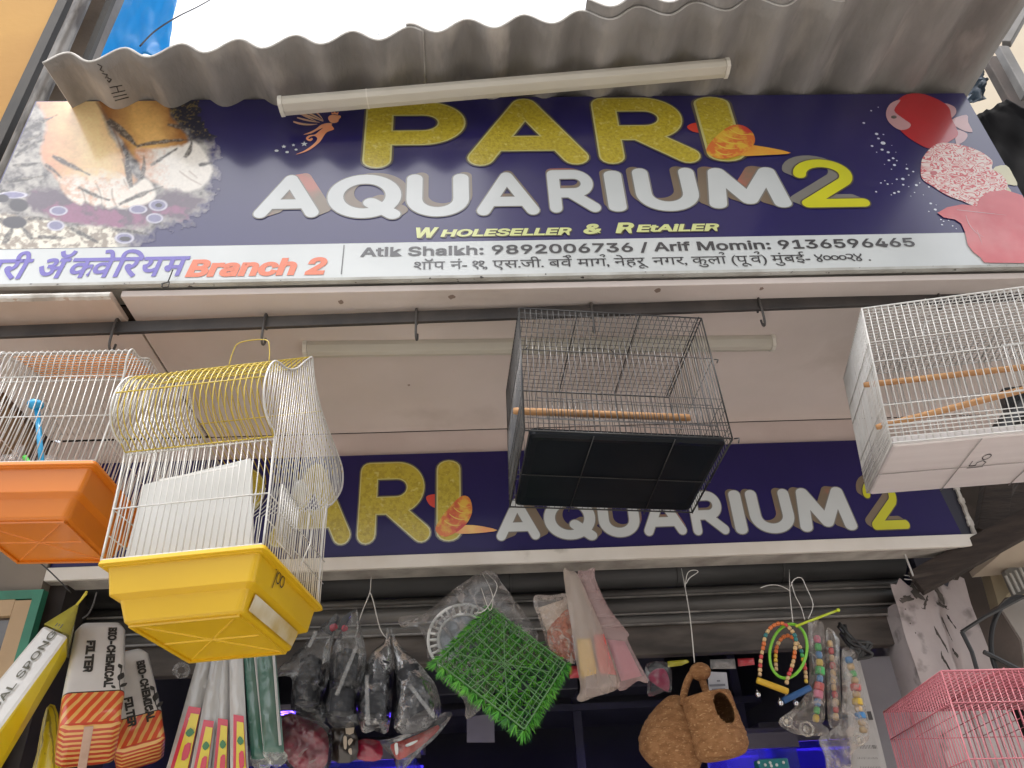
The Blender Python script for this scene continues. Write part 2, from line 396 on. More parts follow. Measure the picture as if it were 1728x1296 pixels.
for (px, py, a, b, an) in [(1529, 1010, 14, 6, .2), (1546, 1000, 8, 16, .5), (1528, 1028, 1.2, 1.2, 0), (1536, 1052, 1.1, 1.2, 0), (1545, 1068, 1.0, 1.2, 0),
                           (1583, 1000, 4, 20, .12), (1590, 1022, 2.5, 12, 1.0), (1588, 1078, 1.2, 22, .22), (1612, 1102, 2, 9, .2), (1600, 1125, 1.2, 26, .2), (1562, 1018, 14, 2.5, .9), (1606, 1050, 1, 14, .3), (1597, 1060, 1, 20, .1)]:
    c = W(px, py, Y=2.400); a *= .00165; b *= .00165; k = 26; sd_ = random.uniform(0, 99)
    g.add([c + V(((cos(an) * a * cos(2 * pi * i / k) - sin(an) * b * sin(2 * pi * i / k)) * (1 + 1.1 * mnoise.noise(V((cos(2 * pi * i / k) * 2 + sd_, sin(2 * pi * i / k) * 2, 0)))), 0, (sin(an) * a * cos(2 * pi * i / k) + cos(an) * b * sin(2 * pi * i / k)) * (1 + 1.1 * mnoise.noise(V((cos(2 * pi * i / k) * 2 + sd_, sin(2 * pi * i / k) * 2, 3)))))) for i in range(k)], [tuple(range(k))])
g.build('bare_patch', mat('bare_patch', (.10, .085, .075), .9, (.04, .035, .03), 20), pil, solid=.0015)

# pale panel between pillar and opening, dark jamb
g = MB(); c0 = W(1476, 1108, Y=2.56); g.box((1.262, 2.57, 1.0), (.13, .02, 2 * c0.z - 2.0)); tag(g.build('panel', mat('grey_board', (.30, .29, .31), .7, (.24, .23, .25), 4), bevel=.002), 'plain grey board standing between the opening and the peeling pillar', 'panel')

# ---- right neighbour: wood brace, cream soffit, louvre, fan
brace = thing('timber_brace', 'dark weathered timber brace running down to the right of the lower sign', 'beam', (1.7, 2.3, 2.4))
def plank(a, b, w, th, name, m, par):
    a, b = V(a), V(b); d = b - a; R = d.to_track_quat('X', 'Z').to_matrix(); g = MB(); g.box((a + b) / 2, (d.length, th, w), R); return g.build(name, m, par, bevel=.003)
plank(W(1545, 985, Y=2.38), W(1790, 850, Y=2.2), .075, .05, 'beam', dark_wood, brace)
plank(W(1668, 905, Y=2.40), W(1685, 800, Y=2.40), .09, .04, 'strut', dark_wood, brace)
plank(W(1700, 890, Y=2.44), W(1745, 800, Y=2.44), .07, .04, 'strut', dark_wood, brace)
g = MB(); g.box((2.4, 2.62, 2.55), (1.75, .06, 1.2)); g.build('back_board', mat('brown_board', (.095, .07, .058), .8, (.06, .045, .036), 6, c3=(.16, .12, .10), s3=4, a3=(.55, .7)), brace)
nb = thing('neighbour_shop', 'cream walled shop with a sloping canopy right of the pillar', 'shop', (2.3, 2.4, 0))
cream = mat('cream_paint', (.46, .385, .30), .7, (.40, .33, .25), 3, c3=(.30, .24, .18), s3=2, a3=(.58, .75))
a, b, c, d = W(1640, 968, Y=2.50), W(1860, 770, Y=2.0), W(1860, 950, Y=2.1), W(1655, 962, Y=2.55)
g = MB(); g.add([W(1638, 970, Y=2.45), W(1800, 835, Y=2.15), W(1800, 955, Y=2.42), W(1660, 960, Y=2.56)], [(0, 1, 2, 3)]); g.build('canopy', cream, nb, solid=.02)
g = MB(); c = W(1693, 990, Y=2.5); c2_ = W(1678, 1025, Y=2.5)
g.add([W(1660, 960, Y=2.5), W(1760, 955, Y=2.5), W(1760, 1000, Y=2.5), W(1695, 1005, Y=2.5), W(1678, 1025, Y=2.5)], [(0, 1, 2, 3, 4)]); g.build('column', mat('cream_column', (.47, .40, .27), .7, (.40, .33, .22), 4), nb, solid=.05)
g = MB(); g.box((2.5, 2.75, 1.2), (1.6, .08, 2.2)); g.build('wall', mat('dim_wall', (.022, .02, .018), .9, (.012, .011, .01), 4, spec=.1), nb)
lou = thing('air_conditioner', 'white slatted outdoor unit above the black fan ring', 'air conditioner', W(1720, 985, Y=2.4))
lm = mat('off_white_metal', (.50, .48, .44), .5, (.42, .40, .36), 6)
for k in range(9):
    a = W(1697 + k * 8, 972 - k * 4.6, Y=2.38); b = W(1712 + k * 8, 1003 - k * 4.6, Y=2.38); g = MB(); g.tube([a, b], .0045, 6); g.build('slat', lm, lou)
g = MB(); g.add([W(1692, 965, Y=2.42), W(1790, 905, Y=2.42), W(1800, 965, Y=2.42), W(1712, 1010, Y=2.42)], [(0, 1, 2, 3)]); g.build('back_plate', mat('louvre_backing', (.22, .21, .19), .7), lou, solid=.02)  # plain darker grey plate behind the slats
g = MB(); g.add([W(1708, 1013, Y=2.38), W(1790, 975, Y=2.38), W(1790, 1010, Y=2.38), W(1730, 1130, Y=2.38), W(1722, 1080, Y=2.38), W(1690, 1030, Y=2.38)], [tuple(range(6))]); g.build('casing', mat('unit_casing', (.36, .33, .30), .55, (.30, .27, .24), 5), lou, solid=.01)
fan = thing('exhaust_fan', 'black ring shaped fan guard by the pillar', 'fan', W(1690, 1085, Y=2.33))
blk = mat('black_plastic', (.016, .016, .017), .4)
g = MB(); q = [W(1722 + 50 * cos(a), 1085 + 78 * sin(a), Y=2.34) for a in [i * 2 * pi / 40 for i in range(40)]]; g.tube(q, .0075, 8, closed=True); g.build('ring', blk, fan, smooth=True)
g = MB(); g.tube([W(1623, 1066, Y=2.32), W(1660, 1042, Y=2.32), W(1745, 998, Y=2.32)], .006, 6); g.tube([W(1623, 1066, Y=2.32), W(1640, 1100, Y=2.32), W(1650, 1135, Y=2.32)], .006, 6); g.tube([W(1660, 1100, Y=2.33), W(1740, 1140, Y=2.33)], .007, 6); g.build('bracket', blk, fan)

# ---- left neighbour: yellow upper wall, cream lower wall, green window, brown soffit, pole
yellow_w = mat('yellow_wall', (.50, .275, .062), .8, (.44, .235, .052), 1.5, bump=.15, c3=(.37, .185, .04), s3=1.2, a3=(.55, .75))
yb = thing('yellow_building', 'yellow ochre painted house left of the shop', 'building', (-2.6, 2.2, 0))
g = MB(); g.box((-2.94, 1.67, 4.95), (2.94, .04, 4.24)); g.build('upper_wall', yellow_w, yb)
g = MB(); g.box((-2.9, 2.8, 1.4), (3.0, .6, 2.8)); g.build('lower_wall', mat('tan_wall', (.43, .30, .17), .8, (.38, .26, .15), 2.5, c3=(.30, .22, .14), s3=2, a3=(.5, .7)), yb)
g = MB(); g.box((-2.9, 2.07, 2.805), (2.94, .78, .04)); g.build('soffit', mat('brown_soffit', (.30, .19, .10), .8, (.20, .12, .07), 4, c3=(.06, .04, .03), s3=3, a3=(.5, .65)), yb)
gw = mat('green_paint', (.03, .20, .12), .5, (.025, .15, .09), 12)
cw = mat('tan_frame', (.48, .33, .19), .6, (.40, .27, .15), 5)
Yg = 2.28
tl = W(78, 997, Y=Yg); wz = tl.z; wx = tl.x
f = MB(); f.box((wx - .013, Yg, wz - .35), (.026, .03, .7)); f.box((wx - .35, Yg, wz - .013), (.648, .029, .026)); win = f.build('window', gw, yb)
f = MB(); f.box((wx - .05, Yg + .002, wz - .36), (.047, .03, .66)); f.box((wx - .385, Yg + .002, wz - .05), (.62, .029, .047)); f.build('frame', cw, win)
f = MB(); f.box((wx - .40, Yg + .012, wz - .38), (.64, .006, .62)); f.build('pane', mat('window_pane', (.035, .03, .028), .12, (.10, .08, .07), 5, coat=.5), win)
f = MB(); f.box((wx - .39, Yg - .004, wz - .20), (.63, .014, .018)); f.build('glazing_bar', gw, win)
g = MB(); g.box((wx - .32, Yg + .03, 2.37), (.6, .05, .21)); g.build('band', mat('grey_band', (.25, .21, .17), .8, (.2, .17, .14), 3), yb)

pipe_m = mat('galvanised', (.30, .28, .26), .42, (.16, .15, .14), 9, metal=.5, c3=(.07, .06, .055), s3=5, a3=(.54, .64), stretch=(3, 3, .7), bump=.2)
t = thing('downpipe', 'grimy grey metal pipe at the corner of the yellow wall', 'pipe', (-1.375, 1.6, 2.8))
g = MB(); g.tube([(-1.372, 1.62, 2.2), (-1.372, 1.62, 7)], .024, 14); g.build('pipe', pipe_m, t, smooth=True)
g = MB(); g.box((-1.452, 1.655, 4.9), (.034, .05, 4.2)); g.build('rail', soot, t)
g = MB(); g.box((-1.335, 1.70, 4.9), (.022, .02, 4.2)); g.build('rail', soot, t)
g = MB(); g.box((-1.347, 1.66, 3.15), (.01, .06, .9)); g.box((-1.325, 1.60, 3.10), (.012, .012, .75)); g.build('bracket', mat('rusty_steel', (.12, .085, .07), .7, (.06, .05, .045), 14), t)
grey_w = mat('grey_wall', (.25, .235, .22), .9, (.17, .155, .145), 4, bump=.6, c3=(.09, .08, .075), s3=2.5, a3=(.55, .7))
g = MB(); gr = []
for j in range(30):
    z = 2.95 + j * .18; xr_ = W(176, 50, Y=1.95).x + mnoise.noise(V((z * 3, 0, 0))) * .03
    gr.append([V((lerp(-2.1, xr_, i / 6), 1.95, z)) for i in range(7)])
g.sheet(gr); tag(g.build('side_wall', grey_w, solid=.08), 'rough grey wall strip behind the pipe, beside the blue tarpaulin', 'wall')

# sky blue tarpaulin
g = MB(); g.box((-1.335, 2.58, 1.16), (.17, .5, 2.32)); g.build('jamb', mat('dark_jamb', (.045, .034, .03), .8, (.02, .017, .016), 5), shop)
tarp = mat('blue_tarpaulin', (.08, .42, .74), .5, (.06, .36, .68), 4, coat=.05)
translucent(tarp, (.16, .60, .95), .75)
def cloth(name, corners, nu, nv, amp, freq, m, seed=0, solid=.0015, fold=None):
    a, b, c, d = [V(p) for p in corners]; n = (b - a).cross(d - a).normalized(); gr = []
    for j in range(nv + 1):
        row = []
        for i in range(nu + 1):
            u, v = i / nu, j / nv; p = a.lerp(b, u).lerp(d.lerp(c, u), v)
            w = mnoise.fractal(V((u * freq + seed, v * freq, seed * 1.7)), 1, 2, 3) * amp + abs(mnoise.noise(V((u * freq * 1.3 + v * 2 + seed, v * freq * .6, 5)))) * amp
            row.append(p + n * w)
        gr.append(row)
    g = MB(); g.sheet(gr); return g.build(name, m, smooth=True, solid=solid)
o = cloth('tarpaulin', [W(155, 110, Y=2.1), W(282, 100, Y=2.1), W(318, -60, Y=2.2), W(200, -60, Y=2.2)], 40, 40, .034, 2.4, tarp, 3)
tag(o, 'creased sky blue tarpaulin hanging above the corrugated roof', 'tarpaulin')
o = cloth('tarpaulin', [W(1630, 176, Y=1.64), W(1657, 170, Y=1.7), W(1654, 118, Y=1.7), W(1632, 118, Y=1.62)], 10, 14, .03, 4, mat('dark_blue_tarp', (.02, .05, .09), .4, (.012, .03, .05), 6, coat=.2), 9)
tag(o, 'small dark blue tarpaulin scrap tucked under the roof at the right', 'tarpaulin')
# black sheet standing in for the dark void past the sign's right end
o = cloth('dark_gap_sheet', [W(1640, 200, Y=1.70), W(1760, 440, Y=1.66), W(2050, 330, Y=1.6), W(1700, 172, Y=1.66)], 26, 20, .02, 3, mat('black_sheet', (.006, .006, .007), .7, (.004, .004, .005), 8, spec=.06), 4)
tag(o, 'black sheet standing in for the dark void beyond the right end of the sign', 'plastic sheet')
# right end of the loft: frame bars and pale wall
t = thing('metal_frame', 'grimy grey metal frame at the right end of the sign', 'frame', W(1700, 120, Y=1.7))
plank(W(1690, 83, Y=1.62), W(1735, 165, Y=1.62), .035, .03, 'bar', mat('frame_steel', (.19, .185, .18), .55, (.11, .105, .1), 8), t)
plank(W(1672, 100, Y=1.68), W(1722, 190, Y=1.68), .06, .03, 'bar', mat('rust_bar', (.10, .075, .065), .7, (.06, .05, .045), 9), t)
plank(W(1698, 75, Y=1.62), W(1740, 0, Y=1.55), .03, .03, 'bar', MATS['frame_steel'], t)
g = MB(); g.box((2.7, 2.3, 4.3), (2.1, .05, 2.6)); tag(g.build('cream_wall', mat('pale_cream', (.62, .55, .43), .8, (.55, .47, .36), 2), bevel=.004), 'pale cream wall in the top right corner behind the frame bars', 'wall')
g = MB(); g.box((2.05, 2.0, 3.42), (.86, .05, 1.16)); tag(g.build('grey_screen', mat('grey_green_board', (.17, .175, .16), .8, (.11, .11, .1), 3), bevel=.004), 'dim grey green board in the gap right of the sign', 'board')

# ---------------------------------------------------------------- corrugated roof
roof_m = mat('asbestos_sheet', (.285, .268, .252), .92, (.185, .173, .162), 5, bump=1.0, bscale=45, c3=(.40, .365, .33), s3=4.5, a3=(.53, .68), stretch=(1.6, .5, 1), detail=8)
PITCH = .163
def roof(name, label, xa, xb, proj, dz, mf=None):
    """corrugated sheet from front edge to back; xa..xb along the front"""
    n = int((xb - xa) / PITCH * 14); gr = []
    for j in range(13):
        v = j / 12; row = []
        for i in range(n + 1):
            x = lerp(xa, xb, i / n); s = (x + 1.18) / 2.25
            f = V((x, 1.37 - .15 * s - proj, 3.515 + .036 * s - proj * .12)); b = V((x * (1 + .055 * max(0, s)) - .02, 1.56 + .06 * s + .35, 3.62 + .03 * s))
            p = f.lerp(b, v); p.z += dz + .026 * cos(2 * pi * (x + .999 * 1.14) / PITCH) + mnoise.noise(V((x * 2, v, dz * 50))) * .004
            row.append(p)
        gr.append(row)
    g = MB(); g.sheet(gr); o = g.build(name, mf or roof_m, smooth=True, solid=.0075, rim=mat('lit_sheet_edge', (.55, .53, .50), .9, (.38, .36, .33), 20))  # rim coloured paler to imitate light on the cut edge
    return tag(o, label, 'roof sheet', 'corrugated roof sheets')
roof('corrugated_sheet', 'leftmost grey corrugated roof sheet with its lit cut edge coloured pale', -1.195, -.12, 0, 0)
roof('corrugated_sheet', 'middle grey corrugated roof sheet above the round tube batten', -.17, 1.07, .004, .009)
roof('corrugated_sheet', 'upper corrugated roof sheet lying on the middle one, its thick edge showing', .345, 1.12, .035, .022)
roof('corrugated_sheet', 'rightmost corrugated roof sheet reaching furthest over the street', 1.05, 1.62, .34, .012)
g = MB()
for p in [(676, 112), (735, 92)]: c = W(*p, Y=1.45); g.ball((c.x, c.y, c.z + .012), .008, 8); g.box((c.x, c.y, c.z + .012), (.02, .02, .004))
tag(g.build('roof_bolt', mat('bolt', (.03, .028, .026), .6)), 'dark bolts through the corrugated sheet above the tube light', 'bolt')
# faded hand lettering scrawled on the underside of the left sheet
def on_object(o, px):
    d = (W(px[0], px[1], Y=1.5) - EYE).normalized(); ok, loc, nr, _ = o.ray_cast(EYE, d)
    return loc - d * .0015 if ok else None
bpy.context.view_layer.update()
roof_o = [o for o in COL.objects if o.get('label', '').startswith('leftmost grey corrugated')][0]
g = MB()
for L in [[(164, 108), (172, 112), (169, 118), (175, 121)], [(172, 124), (181, 126), (178, 132)], [(181, 131), (188, 134), (184, 139), (181, 135)], [(185, 148), (206, 144)], [(188, 158), (211, 153)], [(197, 146), (200, 156)], [(191, 164), (214, 159)], [(194, 170), (217, 164)]]:
    for a, b in zip(L[:-1], L[1:]):
        A, Bq = on_object(roof_o, a), on_object(roof_o, b)
        if A and Bq:
            n_s = 5; pts = [on_object(roof_o, (lerp(a[0], b[0], i / n_s), lerp(a[1], b[1], i / n_s))) for i in range(n_s + 1)]
            g.tube([p for p in pts if p], .0016, 4)
g.build('scrawl', mat('faded_ink', (.06, .052, .046), .9), roof_o)

# hanging rail and hooks
rail_m = mat('rail_steel', (.045, .042, .042), .5, (.08, .07, .065), 9, metal=.2)
ra, rb = V((-1.75, 1.637, 2.742)), V((1.9, 1.628, 2.800))
d = rb - ra; R = d.to_track_quat('X', 'Z').to_matrix()
g = MB(); g.box((ra + rb) / 2, (d.length, .012, .036), R); tag(g.build('hanging_rail', rail_m, bevel=.002), 'long dark flat steel rail running under the ceiling boards', 'rail')
hook_m = mat('hook_wire', (.075, .07, .068), .45, (.12, .11, .1), 20, metal=.4)
HOOKS = []
for (px, py, lab) in [(185, 590, 'leftmost dark wire hook on the rail, holding the orange cage'), (442, 580, 'dark wire hook on the rail holding the yellow cage'),
                      (702, 572, 'empty dark wire hook on the rail left of the black cage'), (1003, 560, 'dark wire hook on the rail holding the black cage'),
                      (1290, 548, 'empty wire hook on the rail over the end of the batten'), (1590, 520, 'rightmost wire hook on the rail, holding the white cage')]:
    b = W(px, py, Y=1.63); zr = lerp(ra.z, rb.z, (b.x - ra.x) / (rb.x - ra.x))
    b.z = min(b.z, zr - .035); HOOKS.append(b.copy())
    top = zr + .02
    P = [(b.x, 1.648, zr - .012), (b.x, 1.648, top), (b.x, 1.63, top + .004), (b.x, 1.622, top - .004), (b.x, 1.620, zr - .02), (b.x, 1.622, b.z + .012), (b.x + .001, 1.632, b.z), (b.x + .002, 1.644, b.z + .01), (b.x + .002, 1.647, b.z + .028)]
    g = MB(); g.tube(cr(P, 5, False), .0033, 7); tag(g.build('hook', hook_m, smooth=True), lab, 'hook', 'hooks on the rail')

# tube light battens
tube_m = mat('batten_plastic', (.58, .55, .48), .45, (.50, .47, .40), 5, c3=(.36, .33, .28), s3=3, a3=(.56, .7), stretch=(.4, 1, 1))
cap_m = mat('batten_cap', (.66, .63, .56), .5)
def batten(label, a, b, w, h, up, split=None):
    a, b = V(a), V(b); d = (b - a); L = d.length; ex = d.normalized(); ez = (V(up) - ex * V(up).dot(ex)).normalized(); ey = ez.cross(ex)
    R = Matrix((ex, ey, ez)).transposed(); t = thing('tube_light', label, 'tube light', (a + b) / 2, 'tube light battens', R)
    g = MB(); prof = [(-w / 2, -h / 2), (w / 2, -h / 2), (w / 2, -h * .1), (w * .32, h * .42), (0, h * .5), (-w * .32, h * .42), (-w / 2, -h * .1)]
    def ext(x0, x1, s, mbx):
        k = len(prof); vs = [(x0, p[0] * s, p[1] * s) for p in prof] + [(x1, p[0] * s, p[1] * s) for p in prof]
        mbx.add(vs, [(i, (i + 1) % k, k + (i + 1) % k, k + i) for i in range(k)] + [tuple(range(k)), tuple(range(k, 2 * k))])
    ext(-L / 2 + .012, L / 2 - .012, 1, g); g.build('housing', tube_m, t, local=True, bevel=.002)
    for x in (-L / 2, L / 2 - .012): e = MB(); ext(x, x + .012, 1.08, e); e.build('end_cap', cap_m, t, local=True, bevel=.001)
    if split: e = MB(); ext(-L / 2 + L * split, -L / 2 + L * split + .004, 1.03, e); e.build('joint_band', cap_m, t, local=True)
    return t
batten('long pale plastic tube batten fixed askew across the top of the upper sign', W(471, 177, Y=1.47), W(1229, 112, Y=1.42), .045, .047, (0, -1, -.25), .19)
batten('pale tube batten fixed flat under the ceiling, half behind the black cage', W(512, 592, Z=2.782), W(1306, 581, Z=2.782), .045, .036, (0, 0, -1))
# ================================================================ upper signboard
navy = flex('print_navy', (.018, .013, .105), (.014, .011, .088), scale=3)
white_p = flex('print_white', (.60, .63, .63), (.55, .58, .58), scale=5)
up = thing('signboard', 'big navy signboard with fish and feet pictures under the corrugated roof', 'signboard', (.15, YS, 2.83))
UB = Board((0, YS - .002, 0), (1, 0, 0), (0, 0, 1), (0, -1, 0), YS)
zT, zB = 3.566, 2.835
xL, xR = -1.318, 1.605
zS = (UB.uv((300, 418)).y + UB.uv((1300, 398)).y) / 2          # top of the white strip
g = MB(); g.box(((xL + xR) / 2, YS + .045, (zT + zB) / 2), (xR - xL, .088, zT - zB)); g.build('case', mat('tin_case', (.42, .41, .38), .6, (.3, .28, .25), 8), up, bevel=.003)
UB.put('face', [[V((xL, zS)), V((xR, zS)), V((xR, zT)), V((xL, zT))]], 0, navy, up)
UB.put('white_strip', [[V((xL, zB + .002)), V((xR, zB + .002)), V((xR, zS)), V((xL, zS))]], 0, white_p, up)
g = MB(); g.box(((xL + xR) / 2, YS + .004, zB - .003), (xR - xL, .016, .009)); g.build('edge_trim', mat('trim', (.50, .51, .48), .6, (.36, .35, .32), 12, c3=(.05, .045, .04), s3=60, a3=(.66, .7)), up)
# soft pale glow printed behind the words
z1 = zm(2.592, 0, 0); z2 = zm(2.88, 400, 60); z3 = zm(2.087, 900, 60); zf = zm(4.32, 0, 160); zd = zm(3.24, 1400, 100); ze = zm(8.64, 460, 160)
def P(z, pts): return [z(*p) for p in pts]
def CR(z, pts, n=4): return [tuple(p) for p in cr([V((*z(*p), 0)) for p in pts], n)]
def ell(z, x, y, a, b, an=0, n=12): return [z(x + a * cos(t) * cos(an) - b * sin(t) * sin(an), y + a * cos(t) * sin(an) + b * sin(t) * cos(an)) for t in [2 * pi * i / n for i in range(n)]]
def sliver(z, x0, y0, x1, y1, w, bend=0):
    n = 7; A = []; B = []; dx, dy = x1 - x0, y1 - y0; L = math.hypot(dx, dy); w = w * .72; nx_, ny_ = -dy / L, dx / L
    for i in range(n + 1):
        t = i / n; h = w * (math.sin(pi * min(1, t * .8 + .12)) ** .7) * (1 - t * .55) / 2; k = bend * 4 * t * (1 - t)
        A.append((x0 + dx * t + nx_ * (h + k), y0 + dy * t + ny_ * (h + k))); B.append((x0 + dx * t + nx_ * (k - h), y0 + dy * t + ny_ * (k - h)))
    return P(z, A + B[::-1])
# --- picture of feet in a fish pool (left)
import numpy as np
def lin(r, g_, b): return np.array([((c / 255 + .055) / 1.055) ** 2.4 if c > 10 else c / 3294 for c in (r, g_, b)])
NX_, NZ_ = 300, 190
XA, XB = xL + .004, UB.uv(zf(1640, 600)).x
gu = np.linspace(XA, XB, NX_); gv = np.linspace(zS + .001, zT - .003, NZ_); UU, VV = np.meshgrid(gu, gv)
# the same points in the picture's own drawing coordinates
Ri = np.array(ROT.transposed()); pw = np.stack([UU.ravel() - EYE.x, np.full(UU.size, YS - EYE.y), VV.ravel() - EYE.z]); pc = Ri @ pw
PX = (CX + FPX * pc[0] / -pc[2]) * 4.32; PY = (CY - FPX * pc[1] / -pc[2] - 160) * 4.32
rng = np.random.RandomState(3)
def vnoise(f, o=4, s=0):
    """smooth value noise over the drawing, 0..1"""
    out = np.zeros(PX.size); am = 1; tot = 0
    for k in range(o):
        R_ = np.random.RandomState(11 + s * 7 + k).rand(128, 128); x = PX * f * 2 ** k + 1000; y = PY * f * 2 ** k * 1.3 + 1000
        xi = np.floor(x).astype(int); yi = np.floor(y).astype(int); fx = x - xi; fy = y - yi; fx = fx * fx * (3 - 2 * fx); fy = fy * fy * (3 - 2 * fy)
        q = lambda a, b: R_[(yi + b) % 128, (xi + a) % 128]
        out += am * ((q(0, 0) * (1 - fx) + q(1, 0) * fx) * (1 - fy) + (q(0, 1) * (1 - fx) + q(1, 1) * fx) * fy); tot += am; am *= .55
    return out / tot
def sdf(poly):
    A = np.array(poly, float); d = np.full(PX.size, 1e9); ins = np.zeros(PX.size, bool)
    for a, b in zip(A, np.roll(A, -1, 0)):
        e = b - a; t = np.clip(((PX - a[0]) * e[0] + (PY - a[1]) * e[1]) / max(1e-9, e @ e), 0, 1)
        d = np.minimum(d, np.hypot(PX - a[0] - e[0] * t, PY - a[1] - e[1] * t))
        c = (a[1] > PY) != (b[1] > PY); x_ = (b[0] - a[0]) * (PY - a[1]) / (b[1] - a[1] if b[1] != a[1] else 1e-9) + a[0]; ins ^= c & (PX < x_)
    return np.where(ins, -d, d)
RGB = np.zeros((PX.size, 3)) + lin(40, 32, 92)
WOB = (vnoise(.02, 3, 5) - .5)
def paint(mask, col):
    global RGB
    RGB = RGB * (1 - mask[:, None]) + (col if np.ndim(col) == 2 else np.array(col)[None]) * mask[:, None]
def soft(poly, s, wob=0): return np.clip(.5 - (sdf(poly) + WOB * wob) / (2 * s), 0, 1)
def mixc(a, b, t): return a[None] * (1 - t[:, None]) + b[None] * t[:, None]
def crp(p, n=4): return [tuple(q[:2]) for q in cr([V((*k, 0)) for k in p], n)]
def sl(x0, y0, x1, y1, w, bend=0): return sliver(lambda x, y: (x, y), x0, y0, x1, y1, w, bend)
n1, n2, n3 = vnoise(.012, 5, 1), vnoise(.03, 4, 2), vnoise(.06, 3, 3)
st = lambda t, a, b: np.clip((t - a) / (b - a), 0, 1)
edge_ = soft(crp([(-500, 1200), (-500, -60), (1240, -60), (1380, 80), (1450, 190), (1520, 330), (1560, 440), (1570, 560), (1540, 680), (1500, 800), (1380, 900), (1150, 980), (1000, 1060), (820, 1200)]), 46, 150)
water = mixc(lin(176, 172, 166), lin(84, 80, 82), st(n1 * .6 + n2 * .4, .38, .66)); paint(edge_, water)
paint(soft(crp([(1150, 20), (1560, 20), (1580, 280), (1480, 340), (1380, 300), (1290, 220), (1210, 110)]), 30, 90), mixc(lin(26, 28, 48), lin(120, 104, 60), st(n3, .55, .75)))
bl = soft(crp([(700, 40), (1165, 30), (1250, 160), (1375, 330), (1320, 420), (1100, 480), (990, 470), (880, 320), (790, 190)]), 12, 20)
paint(bl, mixc(lin(226, 178, 104), lin(150, 96, 40), st(np.abs(PX - 1010 - (PY - 60) * .35) / 260 + (n1 - .5) * .5, .15, .95)))
bt_ = soft(crp([(990, 400), (1150, 395), (1310, 380), (1405, 345), (1490, 420), (1548, 560), (1470, 680), (1330, 714), (1190, 682), (1060, 596), (1015, 510)]), 12, 26)
paint(bt_, mixc(lin(232, 226, 216), lin(206, 150, 112), st(1 - (PX - 980) / 260 + (n2 - .5), .1, 1)))
mg = soft(crp([(180, 760), (350, 680), (480, 720), (640, 810), (900, 840), (1120, 775), (1260, 700), (1480, 780), (1400, 850), (1370, 918), (1230, 900), (1080, 910), (1050, 960), (900, 972), (640, 955), (520, 930), (300, 870)]), 20, 70)
paint(mg, mixc(lin(98, 84, 98), lin(144, 92, 122), st(n1 + (PY - 840) / 700, .46, .66)))
pb = soft(crp([(-400, 830), (60, 880), (200, 900), (350, 900), (500, 960), (640, 960), (850, 985), (845, 1090), (820, 1230), (-400, 1230)]), 12, 40)
paint(pb, mixc(lin(222, 216, 200), lin(150, 138, 124), st(n2, .42, .6)))
fl = soft(crp([(270, 30), (540, 30), (700, 40), (800, 280), (900, 440), (930, 560), (1000, 640), (800, 700), (560, 690), (450, 640), (370, 560), (300, 450), (335, 280), (330, 150)]), 16, 20)
paint(fl, mixc(lin(238, 206, 150), lin(206, 152, 120), st(np.abs(PX - 640 - (PY - 60) * .16) / 330 + (n1 - .5) * .5, .2, 1)))
tp_ = soft(crp([(430, 590), (560, 560), (760, 540), (900, 590), (970, 665), (1060, 615), (1128, 690), (1122, 768), (1020, 812), (890, 834), (850, 815), (790, 834), (740, 802), (690, 814), (622, 780), (590, 808), (510, 762), (450, 690)]), 10, 8)
paint(tp_ * st(PY + (n1 - .5) * 200, 520, 640), mixc(lin(236, 228, 216), lin(214, 176, 150), st(n2 + (760 - PX) / 1400, .45, .8)))
for q in [(700, 650, 745, 805, 16, -12), (820, 690, 858, 820, 18, 14), (590, 680, 628, 795, 16, -8), (905, 620, 945, 690, 14, 6), (1310, 560, 1470, 660, 12, 8), (1380, 560, 1440, 610, 10, 0), (705, 60, 905, 470, 34, -26), (900, 470, 960, 670, 60, -10)]: paint(soft(sl(*q), 7) * .75, lin(122, 88, 64))
for q in [(385, 450, 660, 590, 60), (575, 680, 800, 775, 48), (870, 805, 1190, 672, 50), (1100, 520, 1295, 395, 46), (1030, 620, 1050, 450, 56), (1350, 460, 1400, 340, 60), (960, 680, 930, 420, 80), (790, 190, 1010, 390, 100), (1000, 380, 1400, 335, 50),
          (1220, 220, 1420, 270, 54), (200, 910, 390, 925, 50), (280, 1040, 480, 1050, 50), (515, 970, 720, 1080, 66), (330, 510, 450, 610, 54), (90, 520, 300, 500, 44), (50, 640, 350, 590, 44), (110, 460, 330, 330, 50), (170, 270, 420, 150, 50), (150, 380, 300, 290, 44), (1450, 520, 1560, 500, 56), (820, 985, 1090, 1025, 44), (30, 1090, 100, 960, 80), (240, 1060, 150, 950, 70), (-80, 1000, 30, 900, 80), (-60, 700, 120, 720, 60)]:
    paint(soft(sl(*q[:5], bend=rng.uniform(-14, 14)), 6, 14) * .92, mixc(lin(62, 58, 56), lin(128, 122, 114), st(n3, .45, .7)))
for (x, y, a, b) in [(430, 850, 70, 36), (1155, 810, 72, 44), (1130, 905, 66, 38), (1010, 840, 70, 34), (910, 1050, 74, 42), (100, 735, 110, 26), (410, 958, 66, 40)]:
    d_ = np.hypot((PX - x) / a, (PY - y) / b); paint(np.clip((1.05 - d_) * 6, 0, 1), mixc(lin(128, 126, 158), lin(196, 194, 206), st(np.abs(d_ - .78), .05, .2) * 0 + st(.16 - np.abs(d_ - .85), 0, .1)))
for (x, y, a, b) in [(140, 810, 70, 48), (110, 935, 92, 45), (1160, 810, 26, 15), (915, 1055, 42, 18), (20, 760, 50, 30)]: paint(np.clip((1.1 - np.hypot((PX - x) / a, (PY - y) / b)) * 5, 0, 1), lin(58, 54, 60))
RGB = np.minimum(RGB * (.88 + .24 * n3[:, None]) * 1.0, .85)
